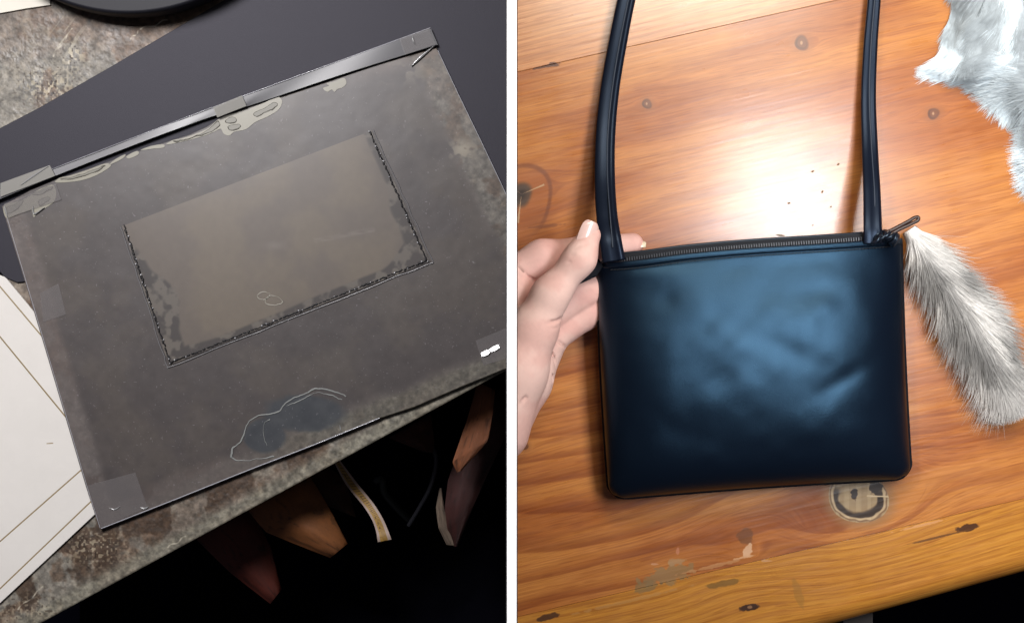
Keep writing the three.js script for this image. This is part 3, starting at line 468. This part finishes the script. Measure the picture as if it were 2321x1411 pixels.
// ---------------------------------------------------------------- the purse
const bagTilt = (v) => lerp(0.024, 0.019, v);               // v: 0 at the top, 1 at the bottom
{
  const g = thing('purse', 'small black leather crossbody purse with zipper lying on the pine table', 'purse', P(1710, 830, 0.006));
  const leather = phy({ color: lin(0.003, 0.005, 0.011), roughness: 0.36, ior: 1.75, specularIntensity: 0.75, specularColor: lin(0.27, 0.60, 0.96), bumpMap: grainTex, bumpScale: 0.00004 });
  const trim = phy({ color: lin(0.009, 0.011, 0.017), roughness: 0.42, specularIntensity: 1.0, specularColor: lin(0.6, 0.8, 1.0) });
  const TL = [1353, 598], TR = [2043, 546], BR = [2066, 1084], BL = [1381, 1131];
  const plan = (u, v) => {                                   // u across, v down, with rounded lower corners
    const k = v > 0.945 ? (v - 0.945) / 0.055 : 0, sh = 1 - 0.05 * (1 - Math.sqrt(Math.max(0, 1 - k * k))) ;
    const uu = 0.5 + (u - 0.5) * sh, x = lerp(lerp(TL[0], TR[0], uu), lerp(BL[0], BR[0], uu), v), y = lerp(lerp(TL[1], TR[1], uu), lerp(BL[1], BR[1], uu), v);
    const pinch = Math.sin(Math.PI * v) * 6;                   // sides drawn in a little
    return [x + (u < 0.5 ? 1 : -1) * pinch * Math.abs(2 * u - 1) * (u < 0.5 ? -0.6 : 0.5), y - Math.sin(Math.PI * u) * 4 * v - 7 * sst(0.92, 1, Math.abs(2 * u - 1)) ** 2 * sst(0.88, 1, v)];
  };
  const puff = (u, v) => {
    const a = Math.abs(2 * u - 1), fu = Math.sqrt(Math.max(0, 1 - a ** 4.2)), w = clamp((v - 0.3) / 0.7), fv = Math.sqrt(Math.max(0, 1 - w ** 4.4)), top = 0.52 + 0.48 * sst(-0.12, 0.42, v);
    return fu * fv * top;
  };
  const dents = (u, v) => {
    const n = fbm(u * 4.2 + 3, v * 3.6 + 1, 3) - 0.5; let d = n * 0.0034;
    const d1 = (u - 0.70) * 0.8 - (v - 0.24) * 1.0, l1 = Math.exp(-(((u - 0.72) / 0.10) ** 2 + ((v - 0.19) / 0.05) ** 2)); d -= 0.0011 * l1;
    for (const [cu, cv, ru, rv, rot, s] of [[0.38, 0.53, 0.13, 0.035, -0.45, 0.0009], [0.80, 0.56, 0.13, 0.03, -0.5, 0.0009], [0.30, 0.78, 0.10, 0.05, 0.3, 0.0008], [0.60, 0.42, 0.12, 0.04, 0.5, 0.0008]]) { const du = u - cu, dv = (v - cv) * 0.8, a = du * Math.cos(rot) + dv * Math.sin(rot), b = -du * Math.sin(rot) + dv * Math.cos(rot); d -= s * Math.exp(-((a / ru) ** 2 + (b / rv) ** 2)); }
    const e = Math.abs(2 * u - 1); return d * (1 - sst(0.75, 1, e)) * sst(0, 0.08, v) * (1 - sst(0.82, 1, v));
  };
  const face = (u, v) => { const [x, y] = plan(u, v); return P(x, y, bagTilt(v) + 0.028 * puff(u, v) + dents(u, v)); };
  const back = (u, v) => { const [x, y] = plan(u, v); return P(x, y, Math.max(0.001, bagTilt(v) - 0.004 - 0.007 * puff(u, v) * (0.3 + 0.7 * v))); };
  const grid = (fn, flip) => {
    const nu = 120, nv = 100, pos = [], idx = [], uv = [], ez = (t) => 0.5 - 0.5 * Math.cos(Math.PI * t), es = (t) => lerp(t, ez(t), 0.85);
    for (let j = 0; j <= nv; j++) for (let i = 0; i <= nu; i++) { const u = es(i / nu), v = es(j / nv), q = fn(u, v); pos.push(q.x, q.y, q.z); uv.push(u * 4.4, v * 3.6); }
    for (let j = 0; j < nv; j++) for (let i = 0; i < nu; i++) { const a = j * (nu + 1) + i, b = a + 1, c = a + nu + 1, d = c + 1; flip ? idx.push(a, b, c, b, d, c) : idx.push(a, c, b, b, c, d); }
    const q = new THREE.BufferGeometry(); q.setAttribute('position', new THREE.Float32BufferAttribute(pos, 3)); q.setAttribute('uv', new THREE.Float32BufferAttribute(uv, 2)); q.setIndex(idx); q.computeVertexNormals(); return q;
  };
  const matte = phy({ color: lin(0.004, 0.005, 0.009), roughness: 0.8, specularIntensity: 0.4 });
  part('front_panel', grid(face, false), leather, g); part('back_panel', grid(back, true), trim, g);
  const rimPts = [...Array.from({ length: 24 }, (_, i) => plan(0, i / 23)), ...Array.from({ length: 24 }, (_, i) => plan((i + 0.5) / 24, 1)), ...Array.from({ length: 24 }, (_, i) => plan(1, 1 - i / 23))];
  part('side_seam', tube(rimPts.map(([x, y]) => { const v = clamp((y - 560) / 560); return P(x, y, bagTilt(v) - 0.0022); }), 0.0013, 220, false, 8), matte, g);
  // top lip, stitches, zipper
  const lip = (t, dy) => [lerp(1362, 2042, t), lerp(594, 546, t) + dy + 2.5 * Math.sin(t * 9) * (1 - t) + 7 * (1 - sst(0.05, 0.3, t))];
  const hl = (t) => 0.024 + 0.028 * (0.52 + 0.48 * sst(-0.12, 0.42, 0)) * Math.sqrt(Math.max(0.0, 1 - Math.abs(2 * t - 1) ** 4.2)) + 0.0012;
  const row = (dy, dh, n = 50, a = 0.0, b = 1) => Array.from({ length: n }, (_, i) => { const t = lerp(a, b, i / (n - 1)), [x, y] = lip(t, dy); return P(x, y, hl(t) + dh); });
  part('top_lip', sweep(row(0, 0.0004), () => ringProfile(0.0046, 0.0034, 12), 120), leather, g);
  part('top_lip', sweep(row(-22, -0.006, 50, 0.02, 0.96), () => ringProfile(0.0036, 0.003, 12), 120), trim, g);
  const stGeo = [], N = 84; for (let i = 0; i < N; i++) { const t = 0.03 + 0.94 * (i + 0.5) / N, [x, y] = lip(t, 11), q = P(x, y, hl(t) + 0.0012), c = new THREE.CapsuleGeometry(0.00042, 0.0014, 2, 6); c.rotateZ(Math.PI / 2); c.rotateY(0.07 + 0.25); c.translate(q.x, q.y, q.z); stGeo.push(c); }
  part('stitching', mergeGeometries(stGeo), std({ color: lin(0.004, 0.005, 0.008), roughness: 0.6 }), g);
  const tapeP = row(-10, -0.0032, 50, -0.012, 0.93); part('zipper_tape', sweep(tapeP, () => ringProfile(0.0085, 0.0008, 10, 4), 100), std({ color: lin(0.006, 0.007, 0.011), roughness: 0.85 }), g);
  const teeth = [], NT = 112; for (let i = 0; i < NT; i++) { const t = -0.008 + 0.93 * (i + 0.5) / NT, [x, y] = lip(t, -11), q = P(x, y, hl(t) - 0.0015), c = new THREE.BoxGeometry(0.0007, 0.0014, 0.0028); c.rotateY(0.07); c.translate(q.x, q.y, q.z); teeth.push(c); }
  part('zipper_teeth', mergeGeometries(teeth), phy({ color: lin(0.016, 0.019, 0.03), roughness: 0.42 }), g);
  part('zipper_end', sheet([[1357, 586], [1366, 604], [1352, 626], [1322, 640], [1290, 652], [1312, 618], [1336, 594]], 0.030, 0.004, 0.001), matte, g);
  // straps
  const ridge = (w, t) => { const p = []; const n = 26; for (let k = 0; k < n; k++) { const a = k / n * Math.PI * 2, c = Math.cos(a), s = Math.sin(a), x = Math.sign(c) * Math.abs(c) ** 0.75 * w / 2; let y = Math.sign(s) * Math.abs(s) ** 0.6 * t / 2; if (s > 0) y += t * 0.18 * Math.exp(-((((x / w * 2) - 0.62) / 0.22) ** 2)) - t * 0.10 * Math.exp(-((((x / w * 2) - 0.25) / 0.16) ** 2)); p.push([x, y]); } return p; };
  const strapMat = phy({ color: lin(0.005, 0.007, 0.014), roughness: 0.34, specularIntensity: 0.5, specularColor: lin(0.5, 0.68, 1.0) });
  const strap = (pts, w0, w1, t) => sweep(pts.map(([x, y, h]) => P(x, y, h)), (k) => ridge(lerp(w0, w1, k), t), 140);
  const s1 = part('strap', strap([[1392, 592, 0.0435], [1384, 545, 0.042], [1376, 490, 0.034], [1371, 400, 0.021], [1373, 300, 0.013], [1383, 200, 0.010], [1400, 100, 0.010], [1420, 0, 0.010], [1452, -130, 0.009], [1520, -300, 0.006]], 0.0160, 0.0118, 0.0042), strapMat, g, 'left strap');
  const s2 = part('strap', strap([[1980, 552, 0.0425], [1979, 520, 0.042], [1977, 440, 0.033], [1972, 330, 0.018], [1969, 220, 0.011], [1974, 100, 0.010], [1982, 0, 0.010], [1990, -130, 0.009], [1960, -300, 0.006]], 0.0136, 0.0078, 0.0042), strapMat, g, 'right strap');
  const thr = std({ color: lin(0.03, 0.04, 0.06), roughness: 0.5 });
  part('strap_seam', tube([[1386, 560, 0.0461], [1380, 490, 0.0385], [1374, 400, 0.0235], [1375, 300, 0.0155], [1385, 200, 0.0125], [1401, 100, 0.0125], [1421, 0, 0.0125]].map(([x, y, h]) => P(x + 3, y, h - 0.0005)), 0.0005, 90), thr, s1);
  part('strap_seam', tube([[1984, 540, 0.0449], [1983, 440, 0.0355], [1976, 330, 0.0205], [1971, 220, 0.0135], [1975, 100, 0.0125], [1983, 0, 0.0125]].map(([x, y, h]) => P(x, y, h - 0.0005)), 0.0005, 90), thr, s2);
  // slider, gathered tab and brown pull loop
  const rq = rng(3), tab = []; for (let i = 0; i < 16; i++) { const t = i / 15, q = P(1984 + t * 46, 541 - 12 * Math.sin(Math.PI * t) + rq() * 5, 0.0445 + 0.003 * Math.sin(i * 2)); const s = new THREE.TorusGeometry(0.0032 + rq() * 0.0012, 0.0011, 6, 12); s.rotateY(0.4 + rq()); s.rotateX(rq() * 0.8); s.translate(q.x, q.y, q.z); tab.push(s); }
  part('slider', mergeGeometries(tab), phy({ color: lin(0.008, 0.011, 0.018), roughness: 0.3, specularColor: lin(0.6, 0.8, 1) }), g, 'gathered black zipper slider end');
  const lp = [[2006, 530], [2030, 517], [2060, 501], [2074, 493], [2082, 492], [2082, 498], [2068, 506], [2040, 519], [2012, 533]].map(([x, y]) => P(x, y, 0.048));
  part('pull_loop', tube(lp, 0.00125, 100, true), phy({ color: lin(0.035, 0.016, 0.012), roughness: 0.4 }), g, 'dark brown pull loop');
}
// ---------------------------------------------------------------- fur
function furGeometry(hairs, wBase) {
  const pos = [], col = [], nor = [], idx = []; let n = 0;
  for (const { p, d, len, w, c, droop, side } of hairs) {
    const seg = 3; let q = p.clone(), v = d.clone();
    const sd = side ?? new THREE.Vector3(-d.z, 0, d.x).normalize();
    for (let i = 0; i <= seg; i++) {
      const k = wBase * w * (1 - 0.85 * (i / seg) ** 1.5) / 2;
      pos.push(q.x - sd.x * k, q.y - sd.y * k, q.z - sd.z * k, q.x + sd.x * k, q.y + sd.y * k, q.z + sd.z * k);
      const b = 1; for (let s = 0; s < 2; s++) { col.push(c[0] * b, c[1] * b, c[2] * b); nor.push(d.x * 0.15, 1, d.z * 0.15); }
      q = q.clone().addScaledVector(v, len / seg); v = v.clone(); v.y -= droop; v.normalize();
      if (q.y < T + 0.0004) q.y = T + 0.0004;
    }
    for (let i = 0; i < seg; i++) { const a = n + 2 * i; idx.push(a, a + 1, a + 2, a + 1, a + 3, a + 2); }
    n += 2 * (seg + 1);
  }
  const g = new THREE.BufferGeometry(); g.setAttribute('position', new THREE.Float32BufferAttribute(pos, 3)); g.setAttribute('normal', new THREE.Float32BufferAttribute(nor, 3)); g.setAttribute('color', new THREE.Float32BufferAttribute(col, 3)); g.setIndex(idx); return g;
}
const furMat = std({ vertexColors: true, roughness: 0.75, side: THREE.DoubleSide });
{
  const g = thing('fur_tail', 'grey and white fur tail charm hanging from the zipper pull of the purse', 'fur charm', P(2060, 520, 0.02));
  const sp = new THREE.CatmullRomCurve3([[2062, 520, 26], [2092, 566, 42], [2144, 640, 60], [2196, 720, 70], [2240, 806, 66], [2268, 870, 48], [2282, 905, 24]].map(([x, y, r]) => new THREE.Vector3(x, y, r)));
  const r = rng(77), hairs = [];
  for (let i = 0; i < 26000; i++) {
    const u = Math.pow(r(), 0.9) * 0.96, q = sp.getPoint(u), tg = sp.getTangent(u); let tx = tg.x, ty = tg.y; const L = Math.hypot(tx, ty); tx /= L; ty /= L;
    const v = (r() * 2 - 1) * (0.55 + 0.45 * r()), nx = -ty, ny = tx;                    // v > 0: lower left side
    const x = q.x + nx * v * q.z * 0.62, y = q.y + ny * v * q.z * 0.62, clump = fbm(u * 26 + 3, v * 5 + 2, 3);
    const ang = v * (0.35 + 0.75 * u * (1 - u) * 2.2) + (clump - 0.5) * 0.9 + (r() - 0.5) * 0.28, ca = Math.cos(ang), sa = Math.sin(ang), dx = tx * ca + nx * sa, dy = ty * ca + ny * sa;
    const h = 0.004 + 0.024 * Math.sqrt(Math.max(0, 1 - v * v)) * Math.sin(Math.PI * clamp(0.18 + u * 0.76)) ** 0.6 + r() * 0.004;
    const rise = 0.28 * (1 - Math.abs(v)) + 0.12 * (r() - 0.3);
    const streak = Math.exp(-(((v - 0.12 - 0.12 * Math.sin(u * 5)) / 0.30) ** 2)) * sst(0.08, 0.2, u) * (1 - sst(0.6, 0.74, u));
    const patch = fbm(u * 11 + 8, v * 2.2, 3), tipW = sst(0.62, 0.8, u);
    let k = lerp(0.30, 0.66, sst(0.36, 0.66, patch)); k = lerp(k, 0.85, (1 - sst(0.06, 0.16, u)) * 0.9); k = lerp(k, 0.14, streak * 0.8); k = lerp(k, 0.74, tipW * 0.7); k = lerp(k, 0.88, Math.exp(-(((v + 0.22) / 0.1) ** 2)) * sst(0.25, 0.35, u) * (1 - sst(0.6, 0.7, u)) * 0.8); k = lerp(k, 0.34, sst(0.55, 1, v) * 0.5 * (1 - tipW));
    k *= 0.82 + 0.36 * r();
    hairs.push({ p: P(x, y, h), d: new THREE.Vector3(dx, rise, dy).normalize(), len: (0.012 + 0.013 * r()) * (0.55 + 0.75 * Math.sin(Math.PI * clamp(0.1 + u * 0.8))), w: 0.6 + 0.8 * r(), c: [k * 0.98, k * (0.94 - 0.02 * v), k * (0.885 - 0.03 * v)], droop: 0.16 + 0.1 * r() });
  }
  for (let i = 0; i < 1500; i++) {                               // loose guard hairs standing off the sides
    const u = 0.08 + r() * 0.86, q = sp.getPoint(u), tg = sp.getTangent(u), L = Math.hypot(tg.x, tg.y), sgn = r() < 0.5 ? -1 : 1, v = sgn * (0.5 + 0.5 * r()), ang = v * 0.75 + (r() - 0.5) * 0.6, tx = tg.x / L, ty = tg.y / L, ca = Math.cos(ang), sa = Math.sin(ang), k = 0.3 + 0.4 * r();
    hairs.push({ p: P(q.x - ty * v * q.z * 0.6, q.y + tx * v * q.z * 0.6, 0.006 + 0.012 * r()), d: new THREE.Vector3(tx * ca - ty * sa, 0.1 * r(), ty * ca + tx * sa).normalize(), len: 0.018 + 0.016 * r(), w: 0.5, c: [k, k * 0.95, k * 0.9], droop: 0.1 });
  }
  part('fur', furGeometry(hairs, 0.00042), furMat, g);
  const core = slab((u, v) => { const q = sp.getPoint(clamp(u * 0.94)), tg = sp.getTangent(u), L = Math.hypot(tg.x, tg.y), a = (v * 2 - 1); return P(q.x - tg.y / L * a * q.z * 0.66, q.y + tg.x / L * a * q.z * 0.66, 0.003 + 0.021 * Math.sqrt(Math.max(0, 1 - a * a)) * Math.sin(Math.PI * clamp(0.18 + u * 0.76)) ** 0.6); }, 40, 16, 0.002);
  part('skin', core, std({ color: lin(0.34, 0.33, 0.33), roughness: 0.9 }), g);
}
{
  const g = thing('fur_pelt', 'fluffy pale blue-grey fur pelt at the top right corner of the pine table', 'fur pelt', P(2300, 100, 0.01));
  const out = [[2170, -180], [2164, 0], [2146, 60], [2134, 110], [2120, 146], [2126, 166], [2152, 176], [2196, 178], [2232, 196], [2258, 218], [2278, 240], [2306, 246], [2332, 266], [2336, 318], [2332, 352], [2346, 420], [2560, 420], [2560, -180]];
  const inside = (x, y) => { let c = false; for (let i = 0, j = out.length - 1; i < out.length; j = i++) { const [a, b] = out[i], [e, f] = out[j]; if ((b > y) !== (f > y) && x < (e - a) * (y - b) / (f - b) + a) c = !c; } return c; };
  const edgeD = (x, y) => { let m = 1e9; for (let i = 0, j = out.length - 1; i < out.length; j = i++) { const [a, b] = out[i], [e, f] = out[j], t = clamp(((x - a) * (e - a) + (y - b) * (f - b)) / ((e - a) ** 2 + (f - b) ** 2)); m = Math.min(m, Math.hypot(x - lerp(a, e, t), y - lerp(b, f, t))); } return m; };
  const hump = (x, y) => 0.020 * sst(0, 75, edgeD(x, y)) + 0.008 * (fbm(x * 0.013, y * 0.013, 3) - 0.5) * sst(10, 60, edgeD(x, y));
  const r = rng(123), hairs = [];
  for (let i = 0; i < 130000 && hairs.length < 48000; i++) {
    const x = 2100 + r() * 300, y = -60 + r() * 500; if (!inside(x, y)) continue;
    const e = edgeD(x, y), n = fbm(x * 0.012 + 5, y * 0.012, 3), cl = fbm(x * 0.05, y * 0.05, 3);
    // nap: down and to the left above, swirling to the left lower down
    const left = sst(90, 170, y + 25 * (n - 0.5)); let ang = lerp(1.95, 2.85, left) + (n - 0.5) * 1.8 + (cl - 0.5) * 1.3 + (r() - 0.5) * 0.35; if (y > 195) ang = lerp(ang, 1.7 + (n - 0.5) * 2, sst(195, 235, y));
    if (x > 2290 && y > 270) ang = 2.6 + (r() - 0.5);
    const dx = Math.cos(ang), dy = Math.sin(ang);
    const greyPatch = fbm(x * 0.017 + 31, y * 0.011 + 3, 4); let k = lerp(0.97, 0.46, sst(0.46, 0.62, greyPatch + 0.12 * sst(2190, 2300, x)) * sst(2140, 2200, x + (170 - y) * 0.2)); k = lerp(k, 0.45, 0.7 * Math.exp(-(((y - 205) / 26) ** 2)) * sst(2160, 2220, x)); k = lerp(k, 0.95, Math.exp(-(((x - 2278) / 22) ** 2 + ((y - 235) / 22) ** 2)));  // grey patches in the fur colour, set by noise
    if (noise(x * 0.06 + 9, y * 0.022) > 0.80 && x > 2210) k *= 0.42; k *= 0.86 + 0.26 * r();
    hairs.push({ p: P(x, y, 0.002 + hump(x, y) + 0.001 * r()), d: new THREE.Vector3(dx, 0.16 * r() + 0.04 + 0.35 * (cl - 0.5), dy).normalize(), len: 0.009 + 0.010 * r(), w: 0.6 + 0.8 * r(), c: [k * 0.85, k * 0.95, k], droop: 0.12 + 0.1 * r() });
  }
  part('fur', furGeometry(hairs, 0.0004), furMat, g);
  const skin = slab((u, v) => { const y = lerp(-180, 420, v); let xl = 2560; for (let x = 2090; x < 2500; x += 3) if (inside(x, y + 0.01)) { xl = x; break; } const x = lerp(xl + 2, 2560, u); return P(x, y, 0.001 + hump(x, y)); }, 50, 80, 0.001);
  part('skin', skin, std({ color: lin(0.5, 0.6, 0.66), roughness: 0.9 }), g);
}
// ---------------------------------------------------------------- the hand
{
  const g = thing('person', 'left hand with pale nails pinching the top left corner of the purse', 'person', P(1260, 740, 0.02));
  const J = (x, y, h, r) => ({ p: P(x, y, h), r: r * S * (D - h) / D });
  const chains = {
    thumb: [J(1337, 533, 0.054, 25), J(1314, 586, 0.056, 32), J(1248, 668, 0.054, 38), J(1210, 745, 0.050, 50), J(1172, 838, 0.046, 66), J(1120, 970, 0.040, 82)],
    index: [J(1110, 652, 0.034, 44), J(1230, 588, 0.032, 42), J(1335, 566, 0.022, 32), J(1434, 553, 0.020, 25)],
    knuckle: [J(1140, 690, 0.034, 44), J(1172, 652, 0.036, 40)],
    middle: [J(1205, 745, 0.026, 40), J(1316, 668, 0.018, 35), J(1425, 622, 0.013, 30)],
    ring: [J(1215, 785, 0.021, 40), J(1335, 707, 0.013, 33), J(1430, 665, 0.011, 28)],
    palm: [J(1236, 778, 0.022, 46), J(1196, 868, 0.026, 50), J(1136, 962, 0.030, 66)],
  };
  const capsule = (q, a, b) => { const bx = b.p.x - a.p.x, by = b.p.y - a.p.y, bz = b.p.z - a.p.z, px = q.x - a.p.x, py = q.y - a.p.y, pz = q.z - a.p.z, t = clamp((px * bx + py * by + pz * bz) / (bx * bx + by * by + bz * bz)); return Math.hypot(px - bx * t, py - by * t, pz - bz * t) - lerp(a.r, b.r, t); };
  const smin = (a, b, k) => { const h = Math.max(k - Math.abs(a - b), 0) / k; return Math.min(a, b) - h * h * k * 0.25; };
  const ch = (q, c, k) => { let d = 1; for (let i = 0; i < c.length - 1; i++) d = smin(d, capsule(q, c[i], c[i + 1]), k); return d; };
  const groove = (q, a, b, w) => { const bx = b.x - a.x, by = b.y - a.y, bz = b.z - a.z, px = q.x - a.x, py = q.y - a.y, pz = q.z - a.z, t = clamp((px * bx + py * by + pz * bz) / (bx * bx + by * by + bz * bz)); const d = Math.hypot(px - bx * t, py - by * t, pz - bz * t); return Math.exp(-((d / w) ** 2)); };
  const creases = [
    [P(1238, 735, 0.068), P(1274, 722, 0.056), 0.0012, 0.0022], [P(1240, 742, 0.068), P(1268, 742, 0.058), 0.0009, 0.0006],
    [P(1298, 578, 0.066), P(1334, 566, 0.064), 0.0016, 0.0005], [P(1290, 594, 0.066), P(1334, 590, 0.065), 0.0014, 0.0004], [P(1302, 560, 0.066), P(1330, 553, 0.064), 0.0013, 0.0005],
    [P(1171, 604, 0.046), P(1208, 634, 0.042), 0.0012, 0.0013], [P(1250, 800, 0.034), P(1266, 838, 0.030), 0.0012, 0.0022], [P(1236, 822, 0.034), P(1254, 862, 0.030), 0.0012, 0.0022], [P(1264, 772, 0.034), P(1284, 790, 0.024), 0.0012, 0.002],
    [P(1276, 690, 0.028), P(1300, 668, 0.028), 0.0012, 0.0007], [P(1330, 655, 0.030), P(1356, 640, 0.028), 0.001, 0.0006], [P(1176, 930, 0.066), P(1190, 900, 0.062), 0.0014, 0.0016],
  ];
  const sdf = (q) => {
    const th = ch(q, chains.thumb, 0.010), ix = ch(q, chains.index, 0.007), kn = ch(q, chains.knuckle, 0.006), mi = ch(q, chains.middle, 0.006), ri = ch(q, chains.ring, 0.006), pa = ch(q, chains.palm, 0.008);
    let d = smin(mi, ri, 0.0016); d = smin(d, pa, 0.0035); d = smin(d, smin(ix, kn, 0.0022), 0.003); d = smin(d, th, 0.0026);
    for (const [a, b, w, s] of creases) d += s * groove(q, a, b, w);
    return Math.max(d, 0.0018 - q.x);
  };
  const res = 112, size = 0.178, ctr = P(1385, 760, 0.03), half = res / 2;
  const mc = new MarchingCubes(res, new THREE.MeshBasicMaterial(), false, false, 160000); mc.isolation = 0;
  const q = new THREE.Vector3();
  for (let k = 0; k < res; k++) for (let j = 0; j < res; j++) for (let i = 0; i < res; i++) { q.set(ctr.x + (i / half - 1) * size / 2, ctr.y + (j / half - 1) * size / 2, ctr.z + (k / half - 1) * size / 2); mc.field[i + j * res + k * res * res] = (q.y < T - 0.03 || q.y > T + 0.095) ? -0.05 : -sdf(q); }
  mc.update();
  const n = mc.count, pos = new Float32Array(n * 3), nor = new Float32Array(n * 3), col = new Float32Array(n * 3), e = 0.0005;
  for (let i = 0; i < n; i++) {
    q.set(ctr.x + mc.positionArray[3 * i] * size / 2, ctr.y + mc.positionArray[3 * i + 1] * size / 2, ctr.z + mc.positionArray[3 * i + 2] * size / 2);
    pos.set([q.x, q.y, q.z], 3 * i);
    const f = (a, b, c) => sdf(new THREE.Vector3(q.x + a, q.y + b, q.z + c)), nx = f(e, 0, 0) - f(-e, 0, 0), ny = f(0, e, 0) - f(0, -e, 0), nz = f(0, 0, e) - f(0, 0, -e), L = Math.hypot(nx, ny, nz) || 1; nor.set([nx / L, ny / L, nz / L], 3 * i);
    const X = q.x / S, Z = q.z / S, m = fbm(X * 0.03, Z * 0.03, 4), red = Math.max(Math.exp(-((q.distanceTo(chains.index[1].p) / 0.02) ** 2)), Math.exp(-((q.distanceTo(chains.index[3].p) / 0.012) ** 2)), 0.7 * Math.exp(-((q.distanceTo(chains.ring[1].p) / 0.02) ** 2)), 0.7 * Math.exp(-((q.distanceTo(chains.middle[1].p) / 0.02) ** 2)));
    let c = mix3([0.90, 0.60, 0.52], [0.84, 0.51, 0.44], sst(0.35, 0.65, m)); c = mix3(c, [0.78, 0.38, 0.34], red * 0.7); const v = 0.97 + 0.06 * noise(X * 0.5, Z * 0.5); col.set([c[0] * v, c[1] * v, c[2] * v], 3 * i);
  }
  const geo = new THREE.BufferGeometry(); geo.setAttribute('position', new THREE.BufferAttribute(pos, 3)); geo.setAttribute('normal', new THREE.BufferAttribute(nor, 3)); geo.setAttribute('color', new THREE.BufferAttribute(col, 3)); metreUV(geo, 0.022);
  part('hand', geo, phy({ vertexColors: true, roughness: 0.52, specularIntensity: 0.7, sheen: 0.15, sheenColor: lin(1, 0.6, 0.5), sheenRoughness: 0.5, bumpMap: grainTex, bumpScale: 0.00012 }), g);
  // nails: curved plates
  const nail = (center, axis, normal, len, wid, label, col) => {
    const a = axis.clone().normalize(), nn = normal.clone().addScaledVector(a, -normal.dot(a)).normalize(), s = new THREE.Vector3().crossVectors(a, nn);
    const geo2 = slab((u, v) => { const y = (v - 0.5) * len, w = wid * (0.86 + 0.14 * Math.sin(Math.PI * clamp(v * 0.9))) * Math.sqrt(Math.max(0.05, 1 - Math.max(0, (v - 0.75) / 0.25) ** 2 * 0.6)), b = (u - 0.5) * 2, R = wid * 0.62; return center.clone().addScaledVector(a, y).addScaledVector(s, R * Math.sin(b * 0.85) * w / wid).addScaledVector(nn, R * (Math.cos(b * 0.85) - 1) - 0.0006 * ((v - 0.5) * 2) ** 2); }, 14, 14, 0.0005);
    part('nail', geo2, phy({ color: col, roughness: 0.25, clearcoat: 0.5, clearcoatRoughness: 0.2 }), g, label);
  };
  nail(P(1337, 530, 0.0621), new THREE.Vector3(22, 0, -52), new THREE.Vector3(0.42, 1, 0.05), 0.0175, 0.0145, 'thumb nail', lin(0.80, 0.55, 0.49));
  nail(P(1453, 547, 0.0225), new THREE.Vector3(1, 0.1, 0.1), new THREE.Vector3(0.25, 0.5, -0.8), 0.0075, 0.0095, 'fingertip nail', lin(0.78, 0.70, 0.52));
}
renderer.render(scene, camera);
